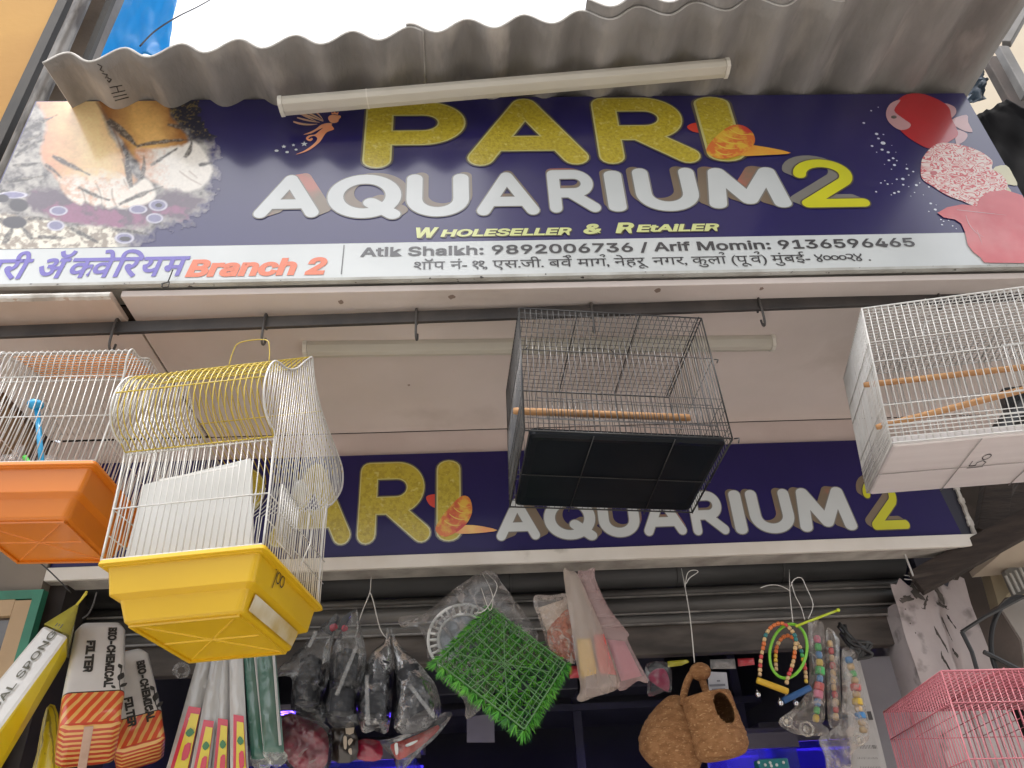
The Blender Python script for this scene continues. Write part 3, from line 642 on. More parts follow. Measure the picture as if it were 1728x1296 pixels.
# keep the torn outline: outside the picture the navy face shows
keep = (edge_.reshape(NZ_, NX_) > .02)
g = MB(); g.v = [V((float(u), YS - .0026, float(v))) for u, v in zip(UU.ravel(), VV.ravel())]
for r_ in range(NZ_ - 1):
    for c_ in range(NX_ - 1):
        if keep[r_:r_ + 2, c_:c_ + 2].all(): k_ = r_ * NX_ + c_; g.f.append([k_, k_ + 1, k_ + NX_ + 1, k_ + NX_]); g.m.append(0)
pm_ = flex('print_picture', (.5, .5, .5)); at_ = pm_.node_tree.nodes.new('ShaderNodeAttribute'); at_.attribute_name = 'print'; pm_.node_tree.links.new(at_.outputs['Color'], pm_.node_tree.nodes['Principled BSDF'].inputs['Base Color'])
pic = g.build('feet_picture', pm_, up)
ca = pic.data.color_attributes.new('print', 'FLOAT_COLOR', 'POINT'); ca.data.foreach_set('color', np.concatenate([RGB, np.ones((RGB.shape[0], 1))], 1).astype(np.float32).ravel())

# --- discus and betta (right)
red_f = flex('pic_red', (.50, .022, .03), (.42, .02, .025), scale=6)
pale_f = flex('pic_pale_red', (.62, .36, .36), (.52, .30, .34), scale=9)
o = UB.put('red_discus', [CR(zd, [(330, 280), (400, 205), (490, 192), (590, 225), (650, 270), (665, 330), (690, 380), (690, 430), (560, 492), (470, 460), (395, 405), (345, 340)])], 2, red_f, up, px=True)
UB.put('pale_face', [CR(zd, [(305, 300), (330, 248), (385, 228), (350, 285), (400, 330), (440, 360), (425, 385), (375, 390), (322, 350)])], 2.6, pale_f, o, px=True)
UB.put('tail', [CR(zd, [(660, 340), (745, 308), (755, 350), (778, 402), (715, 388)], 3), CR(zd, [(625, 245), (680, 265), (688, 300), (655, 328), (640, 290)], 3), CR(zd, [(690, 392), (750, 412), (735, 450), (690, 468)], 3)], 1.6, pale_f, o, px=True)
fishm = flex('pic_fish', (.045, .045, .045), (.15, .14, .12), scale=40)
UB.put('eye', [ell(zd, 348, 322, 16, 9)], 3.2, fishm, o, px=True)
maze = mat('pic_maze', (.66, .10, .10), .38, coat=.35, coatr=.22)
n_ = maze.node_tree.nodes; l_ = maze.node_tree.links
tc = n_.new('ShaderNodeTexCoord'); nz_ = n_.new('ShaderNodeTexNoise'); nz_.inputs['Scale'].default_value = 42; nz_.inputs['Detail'].default_value = 0; nz_.inputs['Distortion'].default_value = .9
mp_ = n_.new('ShaderNodeMapping'); mp_.inputs['Scale'].default_value = (1, 1, 1.5); l_.new(tc.outputs['Object'], mp_.inputs[0]); l_.new(mp_.outputs[0], nz_.inputs['Vector'])
ma = n_.new('ShaderNodeMath'); ma.operation = 'MULTIPLY'; ma.inputs[1].default_value = 26; l_.new(nz_.outputs[0], ma.inputs[0])
ms = n_.new('ShaderNodeMath'); ms.operation = 'SINE'; l_.new(ma.outputs[0], ms.inputs[0])
rm = n_.new('ShaderNodeMapRange'); rm.inputs[1].default_value = -.45; rm.inputs[2].default_value = -.1; l_.new(ms.outputs[0], rm.inputs[0])
mx = n_.new('ShaderNodeMix'); mx.data_type = 'RGBA'; mx.inputs[6].default_value = (.60, .10, .11, 1); mx.inputs[7].default_value = (.78, .66, .62, 1); l_.new(rm.outputs[0], mx.inputs[0]); l_.new(mx.outputs[2], n_['Principled BSDF'].inputs['Base Color'])
o = UB.put('maze_discus', [CR(zd, [(498, 570), (515, 530), (560, 482), (620, 462), (720, 475), (820, 510), (885, 560), (885, 605), (940, 640), (970, 700), (930, 740), (850, 740), (800, 806), (720, 780), (640, 750), (560, 700), (500, 655)])], 3, maze, up, px=True)
UB.put('tail', [CR(zd, [(885, 612), (960, 585), (1000, 640), (1022, 695), (965, 690), (990, 730), (940, 730)], 3)], 2.6, flex('pic_tail', (.60, .58, .34), (.5, .46, .3), scale=10), o, px=True)
UB.put('eye', [ell(zd, 565, 628, 20, 12)], 3.6, red_f, o, px=True)
o = UB.put('red_betta', [P(zd, [(585, 846), (640, 815), (720, 800), (800, 808), (822, 760), (870, 730), (960, 722), (1063, 750), (1200, 830), (1250, 1000), (1240, 1122), (880, 1119), (840, 1117), (820, 1090), (780, 1060), (750, 1020), (735, 950), (715, 905), (680, 882), (620, 872)])], 4, flex('pic_betta', (.62, .09, .10), (.50, .04, .05), scale=5, c3=(.68, .24, .24), s3=3, a3=(.5, .65)), up, px=True)
for v in o.data.vertices: v.co.x = min(v.co.x, xR - .004)
UB.put('fin_line', [sliver(zd, 740, 860, 840, 980, 8, 20), sliver(zd, 800, 940, 830, 1020, 7), sliver(zd, 690, 830, 960, 860, 7)], 4.6, pale_f, o, px=True)
bub = []
for (x, y, r) in [(225, 285, 6), (264, 266, 4), (185, 352, 8), (255, 412, 10), (292, 415, 5), (265, 437, 8), (290, 462, 14), (230, 478, 8), (338, 475, 3), (255, 512, 4), (285, 498, 9), (318, 512, 9), (360, 512, 3), (345, 545, 8), (322, 556, 8), (365, 558, 5), (298, 578, 3), (352, 582, 9), (336, 605, 4), (420, 602, 8), (418, 578, 3), (455, 618, 6), (430, 637, 5), (398, 658, 10), (365, 660, 6), (278, 680, 5), (300, 668, 4), (315, 686, 6), (340, 684, 3), (400, 690, 7), (430, 700, 4), (472, 692, 9), (490, 680, 4), (540, 702, 6), (252, 728, 6), (352, 735, 8), (375, 728, 8), (335, 745, 4), (442, 752, 3), (462, 732, 4), (510, 745, 3), (550, 792, 8), (580, 800, 3), (575, 826, 9), (540, 836, 4), (605, 880, 5), (620, 890, 5), (612, 908, 6), (648, 885, 4), (670, 915, 5), (690, 930, 4)]: bub.append(ell(zd, x, y, r * 1.0, r * .62, .2, 8))
tag(UB.put('bubbles', bub, 1, flex('print_bubble', (.72, .76, .85)), up, px=True))

# --- fairy emblem
em = UB.put('fairy_emblem', [CR(ze, [(830, 425), (872, 432), (862, 455), (896, 500), (893, 520), (840, 540), (790, 562), (750, 612), (700, 690), (640, 745), (560, 805), (460, 852), (340, 882), (450, 835), (560, 765), (640, 690), (652, 640), (605, 612), (548, 630), (525, 655), (552, 655), (572, 640), (590, 660), (560, 688), (520, 682), (492, 655), (500, 628), (545, 602), (622, 590), (690, 535), (735, 495), (650, 535), (560, 578), (450, 594), (560, 550), (640, 505), (700, 455), (770, 430)], 3),
                               CR(ze, [(812, 360), (830, 320), (880, 306), (940, 312), (992, 318), (996, 345), (968, 372), (955, 405), (905, 425), (850, 415)], 4),
                               P(ze, [(865, 300), (858, 262), (885, 280), (908, 252), (928, 278), (968, 262), (955, 305), (910, 296)])], 2, flex('emblem_orange', (.80, .27, .12), (.74, .36, .2), scale=14), up, px=True)
UB.put('wing', [sliver(ze, 310, 265, 740, 400, 60, -10), sliver(ze, 360, 345, 690, 415, 46, 8), sliver(ze, 305, 405, 655, 440, 55, 22), sliver(ze, 470, 262, 745, 395, 40, -12), sliver(ze, 590, 240, 740, 385, 36, -16), sliver(ze, 420, 300, 640, 400, 36, 0)], 2, flex('emblem_wing', (.74, .42, .28), (.6, .4, .26), scale=20), em, px=True)
def star(z, x, y, R_, r_): return [z(x + (R_ if i % 2 == 0 else r_) * cos(-pi / 2 + i * pi / 5), y + .75 * (R_ if i % 2 == 0 else r_) * sin(-pi / 2 + i * pi / 5)) for i in range(10)]
UB.put('stars', [star(ze, 465, 730, 54, 22), star(ze, 168, 768, 40, 17), star(ze, 308, 746, 26, 15), ell(ze, 62, 828, 30, 16), ell(ze, 216, 848, 26, 16), ell(ze, 346, 812, 22, 14)], 2, white_p, em, px=True)

# --- lettering
gold = mat('print_gold', (.50, .40, .03), .36, (.40, .31, .02), 90, (.46, .60), coat=.35, coatr=.2, c3=(.58, .50, .12), s3=60, a3=(.6, .68), bump=.6, bscale=80)
gold_e = flex('print_gold_edge', (.55, .52, .20))
dark_e = flex('print_dark_edge', (.10, .08, .06))
shadow_b = flex('print_brown', (.20, .15, .10), (.17, .125, .085), scale=4, c3=(.42, .13, .09), s3=4.5, a3=(.55, .66))
grey_e = flex('print_grey', (.20, .19, .17))
yell = flex('print_yellow', (.62, .60, .02), (.56, .55, .02), scale=6)
lime = flex('print_lime', (.66, .70, .30))
def lbox(B, z, L, R, T, Bt):
    return (B.uv(z(*L)).x, B.uv(z(*Bt)).y, B.uv(z(*R)).x, B.uv(z(*T)).y)
def pari(B, par, letters, t=.25, k0=3):
    out = []; edge = []; fill = []
    for ch, bx in letters:
        fill += letter(ch, bx, t); edge.append((ch, bx))
    o = B.put('gold_lettering', [q for ch, bx in edge for q in letter(ch, bx, t, .075)], k0, dark_e, par)
    B.put('gold_edge', [q for ch, bx in edge for q in letter(ch, bx, t, .035)], k0 + .6, gold_e, o)
    B.put('gold_face', fill, k0 + 1.2, gold, o)
pari(UB, up, [('P', lbox(UB, z2, (619, 600), (1103, 440), (850, 332), (695, 645))), ('A', lbox(UB, z2, (1127, 610), (1703, 600), (1390, 317), (1180, 634))),
              ('R', lbox(UB, z3, (222, 340), (583, 428), (300, 226), (275, 453))), ('I', lbox(UB, z3, (594, 330), (708, 330), (622, 223), (680, 444)))])
def aqua(B, par, letters, cu, cv, t=.27, k0=2, s=.055, colour=None):
    face = []; sh = []
    for ch, bx in letters:
        q = letter(ch, bx, t); face += q
        for i in range(1, 8):
            f = 1 - s * i / 7; sh += [[V((cu + (p.x - cu) * f, cv + (p.y - cv) * f)) for p in r] for r in q]
    o = B.put('white_lettering', sh, k0, shadow_b, par)
    B.put('letter_outline', [q for ch, bx in letters for q in letter(ch, bx, t, .05)], k0 + 1, grey_e, o)
    B.put('letter_face', face, k0 + 2, white_p, o)
aqua(UB, up, [('A', lbox(UB, z2, (80, 880), (398, 870), (255, 685), (115, 893))), ('Q', lbox(UB, z2, (442, 780), (796, 860), (615, 683), (600, 893))), ('U', lbox(UB, z2, (825, 770), (1127, 770), (860, 681), (970, 885))),
              ('A', lbox(UB, z2, (1166, 855), (1470, 850), (1318, 671), (1200, 880))), ('R', lbox(UB, z3, (53, 560), (238, 612), (120, 478), (80, 628))), ('I', lbox(UB, z3, (257, 560), (320, 560), (285, 480), (300, 624))),
              ('U', lbox(UB, z3, (357, 545), (577, 540), (380, 472), (480, 622))), ('M', lbox(UB, z3, (620, 600), (909, 596), (705, 470), (650, 613)))], UB.uv((890, 250)).x, UB.uv((890, 230)).y)
two = lbox(UB, z3, (932, 560), (1183, 592), (1040, 440), (1080, 608))
sh = [[V((p.x - .004 * i, p.y + .0028 * i)) for p in q] for i in range(1, 8) for q in letter('2', two, .2)]
o = UB.put('numeral', sh, 2, grey_e, up); UB.put('outline', letter('2', two, .2, .05), 3, dark_e, o); UB.put('face', letter('2', two, .2), 4, yell, o)
z7t = zm(2.88, 600, 360); z8t = zm(2.752, 1100, 360)
def line(B, name, s, a, b, h, k, m, par, off=.02, shear=0, key='Inter.woff2', cap=.73):
    """text between pixel a (left, baseline) and b (right, baseline), h = cap height in pixels there"""
    ua, ub = B.uv(a), B.uv(b); hh = B.uv((a[0], a[1] - h)).y - ua.y
    Pq = fit(text_polys(s, off, shear, key), ua.x, (ua.y + ub.y) / 2, ub.x, hh, cap)
    return B.put(name, Pq, k, m, par, raw=True)
grey_t = flex('print_grey_text', (.065, .065, .07))
def pieces(B, name, items, k, m, par, off, shear):
    polys = []
    for s, a, b, h in items:
        ua, ub = B.uv(a), B.uv(b); hh = B.uv((a[0], a[1] - h)).y - ua.y
        polys += fit(text_polys(s, off, shear), ua.x, (ua.y + ub.y) / 2, ub.x, hh)
    return B.put(name, polys, k, m, par, raw=True)
IT = [('W', z7t(293, 122), z7t(405, 119), 22), ('HOLESELLER', z7t(412, 119), z7t(1052, 105), 15.5), ('&', z7t(1108, 103), z7t(1196, 100), 21), ('R', z7t(1262, 98), z7t(1358, 96), 22), ('EtAiLER', z7t(1364, 97), z8t(315, 80), 15.5)]
o = pieces(UB, 'slogan_lettering', [(s, (a[0] + 1.5, a[1] + 1), (b[0] + 1.5, b[1] + 1), h) for s, a, b, h in IT], 2, dark_e, up, .05, .2)
pieces(UB, 'face', IT, 3, lime, o, .034, .2)
line(UB, 'phone_lettering', 'Atik Shaikh: 9892006736 / Arif Momin: 9136596465', z7t(22, 222), z8t(1220, 148), 20.5, 2, grey_t, up, .020)
bx = line(UB, 'branch_lettering', 'Branch 2', (312.5, 467), (551, 462.5), 36, 2, flex('print_orange', (.72, .16, .06)), up, .042, .16)
UB.put('divider', [P(zm(2.88, 0, 400), [(1671, 42), (1675, 42), (1662, 185), (1657, 185)])], 2, grey_t, up, px=True)

# Devanagari lines, set cluster by cluster: (text, marks) with a hook over the letter where an r is joined
def deva(B, name, clusters, a, b, h, k, m, par, off, shear=0):
    polys = []; x = 0
    for c in clusters:
        if c == ' ': x += .26; continue
        txt, hook, half = (c, False, False) if isinstance(c, str) else (c[0], 'r' in c[1], 'h' in c[1])
        T = text_polys(txt, off, 0, None)
        bb = bounds(T); w = bb[2] - bb[0]
        if half:                                        # half letter: drop what lies right of the stem, leave a short arm
            lim = bb[0] + w * .80
            T = [[V((min(p.x, lim), p.y)) for p in q] for q in T if min(p.x for p in q) < lim - .002]; w = w * .80 - .012
        polys += [[V((p.x - bb[0] + x, p.y)) for p in q] for q in T]
        if hook:
            cx_ = x + w - .10; t = .06 + off * 2
            polys += strokes([[(cx_ - .06 + .11 * cos(rad(q)), .86 + .09 * sin(rad(q))) for q in range(-70, 190, 26)]], t)
        x += w - .012 + off * .5
    ua, ub = B.uv(a), B.uv(b); hh = B.uv((a[0], a[1] - h)).y - ua.y
    kx = (ub.x - ua.x) / x; ky = hh / .62
    polys = [[V((ua.x + (p.x + p.y * shear) * kx, (ua.y + ub.y) / 2 + p.y * ky)) for p in q] for q in polys]
    return B.put(name, polys, k, m, par, raw=True)
deva(UB, 'address_lettering', ['शॉ', 'प', ' ', 'नं', '-', ' ', '१', '१', ',', ' ', 'ए', 'स', '.', 'जी', '.', ' ', 'ब', ('वे', 'r'), ' ', 'मा', ('ग', 'r'), ',', ' ', 'ने', 'ह', 'रू', ' ', 'न', 'ग', 'र', ',', ' ', 'कु', ('ला', 'r'), ' ', '(', 'पू', ('व', 'r'), ')', ' ', 'मुं', 'ब', 'ई', '-', ' ', '४', '०', '०', '०', '२', '४', ' ', '.'],
     (698, 459.5), (1468, 438), 12.6, 2, flex('print_dark_text', (.05, .05, .055)), up, .003)
purple = flex('print_purple', (.13, .10, .44))
deva(UB, 'name_lettering', ['प', 'री', ' ', 'अॅ', ('क', 'h'), 'वे', 'िर', 'य', 'म'], (-42, 472), (309, 466), 31, 2, purple, up, .024, .16)
# little wire tie under the strip
g = MB(); c = W(280, 478, Y=YS - .012); g.tube([c + V((-.008, 0, -.012)), c + V((-.008, 0, .0)), c + V((.008, 0, .004)), c + V((.008, 0, -.012)), c + V((-.006, 0, -.014))], .0018, 5); g.tube([c + V((.004, 0, .002)), c + V((.012, -.006, .04))], .0016, 5)
tag(g.build('wire_tie', mat('black_wire', (.02, .02, .02), .5)), 'thin black wire tie poking out below the orange branch wording', 'wire')

# ================================================================ lower signboard
lo = thing('signboard', 'long low navy signboard with gold and white lettering behind the hanging cages', 'signboard', (.15, YL, 2.32))
LB = Board((0, YL - .002, 0), (1, 0, 0), (0, 0, 1), (0, -1, 0), YL)
a = LB.uv((100, 960)); b = LB.uv((1640, 908))
lx0, lx1 = LB.uv((80, 975)).x, LB.uv((1642, 905)).x; lz1 = LB.uv((1000, 757)).y; lzs = (LB.uv((700, 938)).y + LB.uv((1400, 912)).y) / 2; lz0 = (LB.uv((700, 962)).y + LB.uv((1400, 931)).y) / 2
navy2 = flex('print_navy_inner', (.020, .013, .095), (.016, .011, .08), scale=3, coat=.15, spec=.2, rough=.45)
g = MB(); g.box(((lx0 + lx1) / 2, YL + .04, (lz0 + lz1) / 2), (lx1 - lx0, .078, lz1 - lz0)); g.build('case', mat('worn_case', (.30, .27, .24), .7, (.5, .47, .42), 12), lo)
LB.put('face', [[V((lx0, lzs)), V((lx1 - .035, lzs)), V((lx1 - .075, lz1)), V((lx0, lz1))]], 0, navy2, lo)
LB.put('face_end', [[V((lx1 - .035, lzs)), V((lx1, lzs)), V((lx1, lz1)), V((lx1 - .075, lz1))]], 0, mat('dull_end', (.02, .02, .035), .5), lo)
cream_t = mat('cream_tin', (.74, .70, .64), .5, (.66, .61, .54), 6, c3=(.3, .26, .21), s3=4, a3=(.64, .72))
g = MB(); g.box(((lx0 + lx1) / 2, YL - .008, (lzs + lz0) / 2), (lx1 - lx0 + .004, .014, lzs - lz0)); g.build('bottom_trim', cream_t, lo, bevel=.003)
g = MB()
for i in range(26):
    z = lerp(lz0, lz1, i / 25); g.box((lx1 + .004, YL - .004, z), (.012 + random.uniform(-.003, .006), .012, (lz1 - lz0) / 24), Matrix.Rotation(random.uniform(-.2, .2), 3, 'Y'))
g.build('torn_edge', edge_w, lo)
z5 = zm(2.304, 500, 480); z6 = zm(2.492, 1200, 460)
pari(LB, lo, [('P', lbox(LB, z5, (-395, 900), (-125, 800), (-250, 716), (-370, 1022))), ('A', lbox(LB, z5, (-98, 960), (207, 985), (55, 706), (150, 1011))), ('R', lbox(LB, z5, (245, 900), (518, 975), (330, 699), (270, 1008))), ('I', lbox(LB, z5, (551, 900), (635, 900), (592, 690), (590, 996)))])
aqua(LB, lo, [('A', lbox(LB, z5, (780, 985), (948, 985), (865, 835), (800, 998))), ('Q', lbox(LB, z5, (962, 900), (1170, 985), (1060, 828), (1060, 994))), ('U', lbox(LB, z5, (1170, 880), (1328, 880), (1200, 822), (1240, 985))),
              ('A', lbox(LB, z5, (1354, 970), (1518, 965), (1440, 812), (1380, 979))), ('R', lbox(LB, z5, (1532, 900), (1684, 965), (1600, 806), (1560, 977))), ('I', lbox(LB, z6, (84, 1000), (134, 1000), (95, 918), (125, 1102))),
              ('U', lbox(LB, z6, (155, 1000), (341, 1000), (310, 912), (245, 1099))), ('M', lbox(LB, z6, (376, 1080), (613, 1070), (420, 908), (400, 1092)))], LB.uv((1140, 800)).x, LB.uv((1140, 790)).y, s=.06)
two = lbox(LB, z6, (632, 930), (833, 1065), (730, 865), (700, 1084))
sh = [[V((p.x - .0025 * i, p.y + .0022 * i)) for p in q] for i in range(1, 8) for q in letter('2', two, .2)]
o = LB.put('numeral', sh, 2, shadow_b, lo); LB.put('outline', letter('2', two, .2, .05), 3, dark_e, o); LB.put('face', letter('2', two, .2), 4, yell, o)
# goldfish leaning on the letter I of each sign
gf = mat('print_goldfish', (.66, .16, .03), .38, (.70, .42, .04), 34, (.45, .58), coat=.35, coatr=.2, c3=(.55, .05, .03), s3=12, a3=(.56, .66))
fin = flex('print_fin', (.72, .24, .03), (.72, .42, .05), scale=14)
def goldfish(B, z, body, blob, fins, lines, par):
    o = B.put('goldfish', [CR(z, body)], 6, gf, par, px=True)
    B.put('fin', [CR(z, fins, 3)], 5.5, fin, o, px=True); B.put('tail', [CR(z, blob)], 2.6, flex('print_red', (.60, .05, .03)), o, px=True)
    B.put('scale_marks', [sliver(z, *l, 7, 10) for l in lines], 6.6, flex('print_scale', (.75, .55, .08)), o, px=True)
goldfish(UB, z3, [(608, 405), (640, 362), (690, 325), (735, 322), (772, 350), (775, 388), (730, 425), (665, 440), (622, 428)], [(540, 325), (562, 312), (595, 315), (604, 345), (562, 342)], [(735, 400), (778, 392), (905, 418), (820, 426), (725, 428)],
         [(650, 365, 740, 385), (665, 350, 752, 368), (690, 335, 765, 352), (640, 385, 720, 402), (640, 410, 700, 420)], up)
goldfish(LB, z5, [(543, 945), (575, 895), (635, 830), (672, 832), (684, 880), (668, 925), (630, 962), (580, 984), (550, 970)], [(505, 830), (530, 818), (556, 825), (558, 870), (522, 862)], [(630, 945), (688, 938), (782, 958), (700, 970), (622, 970)],
         [(595, 895, 665, 915), (612, 870, 672, 890), (628, 850, 678, 866), (575, 920, 640, 938)], lo)
# ================================================================ cages
def Rdeg(x, y, z): return Matrix.Rotation(rad(z), 3, 'Z') @ Matrix.Rotation(rad(y), 3, 'Y') @ Matrix.Rotation(rad(x), 3, 'X')
wood_m = mat('perch_wood', (.55, .30, .13), .6, (.42, .21, .085), 9, stretch=(1, 8, 8), bump=.2)
def lathe_bar(a, b, r, n=12):
    g = MB(); a, b = V(a), V(b); g.tube([a, a.lerp(b, .02), b.lerp(a, .02), b], [r * .8, r, r, r * .8], n); return g
def wires(name, segs, r, m, par, n=5, lab=None):
    g = MB()
    for s in segs: g.tube(s, r, n)
    o = g.build(name, m, par, smooth=True, local=True)
    return o
def box_cage(t, w, d, h, m, fs, ts, ds, hz, r=.0011, R_=.0019, wob=.0006, grid=True, mf=None, front_skip=()):
    """wire box: x in +-w/2, y 0..d (front at 0), z 0..h; fs spacing of bars, ts of top cross wires, hz heights of rails"""
    q = lambda: random.uniform(-wob, wob); mf = mf or m
    X = [(-w / 2 + w * i / round(w / fs)) for i in range(round(w / fs) + 1)]
    Yv = [d * i / round(d / fs) for i in range(round(d / fs) + 1)]
    Yt = [d * i / round(d / ts) for i in range(round(d / ts) + 1)]
    bar = lambda a, b: [a, V(a).lerp(V(b), .5) + V((q(), q(), q())), b]
    wires('front_panel', [bar((x, 0, 0), (x, 0, h)) for x in X] + [bar((-w / 2, -.0012, z), (w / 2, -.0012, z)) for z in hz], r, m, t)
    wires('back_panel', [bar((x, d, 0), (x, d, h)) for x in X] + [bar((-w / 2, d + .0012, z), (w / 2, d + .0012, z)) for z in hz], r, m, t)
    for s in (-1, 1):
        wires('side_panel', [bar((s * w / 2, y, 0), (s * w / 2, y, h)) for y in Yv] + [bar((s * (w / 2 + .0012), 0, z), (s * (w / 2 + .0012), d, z)) for z in hz], r, m, t)
    wires('top_panel', [bar((x, 0, h), (x, d, h)) for x in X] + [bar((-w / 2, y, h + .0012), (w / 2, y, h + .0012)) for y in Yt], r, m, t)
    ed = []
    for z in (0, h):
        ed += [[(-w / 2, 0, z), (w / 2, 0, z)], [(-w / 2, d, z), (w / 2, d, z)], [(-w / 2, 0, z), (-w / 2, d, z)], [(w / 2, 0, z), (w / 2, d, z)]]
    for sx in (-1, 1):
        for y in (0, d): ed.append([(sx * w / 2, y, 0), (sx * w / 2, y, h)])
    for x in ds: ed.append([(x * w, -.001, h + .002), (x * w, d, h + .002)])
    wires('frame', ed, R_, mf, t, 6)
def handle(t, x, y, z, w, hh, m, r=.0017, lean=0):
    g = MB(); g.tube(cr([(x - w / 2, y, z), (x - w / 2 + .004, y + lean * .6, z + hh * .6), (x - w * .32, y + lean, z + hh), (x + w * .32, y + lean, z + hh), (x + w / 2 - .004, y + lean * .6, z + hh * .6), (x + w / 2, y, z)], 4, False), r, 6); return g.build('handle', m, t, smooth=True, local=True)
def rings_mesh(rings, cap0=True, cap1=True):
    """stack of rounded rectangles (x0,x1,y0,y1,z)"""
    g = MB(); vs = []; fs = []; nseg = 4
    for (x0, x1, y0, y1, z, rr) in rings:
        for cx_, cy_, a0 in ((x1 - rr, y1 - rr, 0), (x0 + rr, y1 - rr, 90), (x0 + rr, y0 + rr, 180), (x1 - rr, y0 + rr, 270)):
            for k in range(nseg + 1): a = rad(a0 + 90 * k / nseg); vs.append((cx_ + rr * cos(a), cy_ + rr * sin(a), z))
    k = 4 * (nseg + 1)
    for i in range(len(rings) - 1):
        for j in range(k): fs.append((i * k + j, i * k + (j + 1) % k, (i + 1) * k + (j + 1) % k, (i + 1) * k + j))
    if cap0: fs.append(tuple(range(k)))
    if cap1: fs.append(tuple(range((len(rings) - 1) * k, len(rings) * k)))
    g.add(vs, fs); return g
def scribble(t, s, o, ex, ey, size, m, name='price_mark', sy=None, th=.07):
    """hand written mark on a flat face: o origin, ex / ey directions (local space)"""
    T = strokes(s, th); sy = sy or size; g = MB(); vs, fs = union(T); o, ex, ey = V(o), V(ex).normalized(), V(ey).normalized(); n = ex.cross(ey)
    g.add([o + ex * p.x * size + ey * p.y * sy + n * .0006 for p in vs], fs); return g.build(name, m, t, local=True)
D9 = lambda x: [[(x + .42, .72), (x + .2, .98), (x + .02, .74), (x + .2, .5), (x + .42, .72), (x + .36, .3), (x + .26, -.25)]]
D0 = lambda x: [arc(x + .2, .3, .2, .24, 0, 360, 12)]
D1 = lambda x: [[(x + .1, 1), (x + .12, 0)]]
D5 = lambda x: [[(x + .42, 1), (x + .06, .98), (x + .05, .58), (x + .3, .62), (x + .42, .34), (x + .26, .05), (x + .02, .1)]]
pen = mat('marker_ink', (.02, .02, .025), .6)

# ---- black cage
bw = mat('black_wire_coat', (.06, .06, .062), .3, (.09, .09, .09), 30, spec=.7, coat=.4)
bt = mat('black_tray', (.006, .008, .011), .3, (.010, .012, .015), 5, spec=.12)
w, d, h = .461, .317, .372
t = thing('bird_cage', 'black wire cage with a wooden perch and black bottom tray', 'bird cage', (.333, 1.461, 2.300), 'hanging bird cages', Rdeg(-7, 2, 4.5))
box_cage(t, w, d, h, bw, .0138, .0165, (-.18, .16, .485), (.02, .035, .082, .11, .235), r=.00095, mf=mat('black_frame_wire', (.018, .018, .018), .35))
lathe_bar((-w / 2 - .012, .09, .122), (w / 2 - .055, .07, .108), .0088).build('perch', wood_m, t, smooth=True, local=True)
rings_mesh([(-w / 2 + .012, w / 2 - .012, .008, d - .012, .012, .012), (-w / 2 + .012, w / 2 - .012, .008, d - .012, -.002, .012), (-w / 2 + .02, w / 2 - .02, .016, d - .02, -.006, .012), (-w / 2 + .032, w / 2 - .032, .028, d - .05, -.004, .012)]).build('tray', bt, t, smooth=False, local=True)
wires('floor_wire', [[(-w / 2, .16, -.008), (w / 2, .165, -.008)], [(-.08, 0, -.009), (-.085, d, -.009)], [(.1, 0, -.009), (.105, d, -.009)], [(-w / 2, 0, -.003), (-w / 2, d, -.003)], [(w / 2, 0, -.003), (w / 2, d, -.003)]], .0012, MATS['black_frame_wire'], t)
wires('door', [[(x, -.004, .03), (x, -.004, .085)] for x in [-.18 + .013 * i for i in range(28)]] + [[(-.2, -.004, .03), (.2, -.004, .03)], [(-.2, -.004, .088), (.2, -.004, .088)]], .001, bw, t)
wires('clip', [[(w / 2 + .004, -.004, h * .62), (w / 2 + .01, -.01, h * .6), (w / 2 + .004, -.012, h * .57)], [(w / 2 + .004, .0, .0), (w / 2 + .012, -.008, -.004), (w / 2 + .006, -.012, -.02)], [(-w / 2 + .012, -.004, h * .66), (-w / 2 + .016, -.01, h * .64), (-w / 2 + .010, -.008, h * .61)]], .0016, MATS['black_frame_wire'], t)
handle(t, -.0, d * .5, h, .09, .035, MATS['black_frame_wire'], lean=.01)

# ---- white cage (right)
ww = mat('white_wire', (.64, .63, .61), .4, (.56, .55, .52), 20, coat=.3)
wt = mat('white_tray', (.74, .70, .69), .5, (.69, .65, .64), 4, stretch=(1, 6, 6))
w, d, h = .639, .420, .342
t = thing('bird_cage', 'white wire breeding cage with two wooden perches', 'bird cage', (1.226, 1.396, 2.250), 'hanging bird cages', Rdeg(7.8, 4.6, -17.5))
box_cage(t, w, d, h, ww, .0145, .0165, (-.28, .05, .3), (.022, .04, .09, .2, .25), r=.0013)
wires('mesh_band', [[(-w / 2, -.002, z), (w / 2, -.002, z)] for z in (.012, .022, .032, .042, .052)] + [[(-w / 2 - .002, 0, z), (-w / 2 - .002, d, z)] for z in (.012, .022, .032, .042, .052, .062)], .0011, ww, t)
rings_mesh([(-w / 2 + .004, w / 2 - .004, .004, d - .004, .016, .006), (-w / 2 + .004, w / 2 - .004, .004, d - .004, -.004, .006), (-w / 2 + .008, w / 2 - .008, .008, d - .008, -.007, .006)]).build('tray', wt, t, local=True)
wires('floor_wire', [[(x, 0, -.0095), (x, d, -.0095)] for x in (-.14, .02, .18)] + [[(-w / 2, .21, -.011), (w / 2, .21, -.011)]], .0011, mat('grey_wire', (.35, .33, .32), .45), t)
p1 = lathe_bar((-w / 2 - .012, .10, .185), (w / 2 + .01, .1, .185), .0075); p1.build('perch', wood_m, t, smooth=True, local=True)
lathe_bar((-w / 2 - .012, .06, .060), (w / 2 + .01, .03, .165), .0078).build('perch', wood_m, t, smooth=True, local=True)
g = MB()
scribble(t, D1(0) + D5(.22) + D0(.72), (-.085, .24, -.0075), (0, -1, 0), (-1, 0, 0), .10, pen, sy=.034, th=.05)
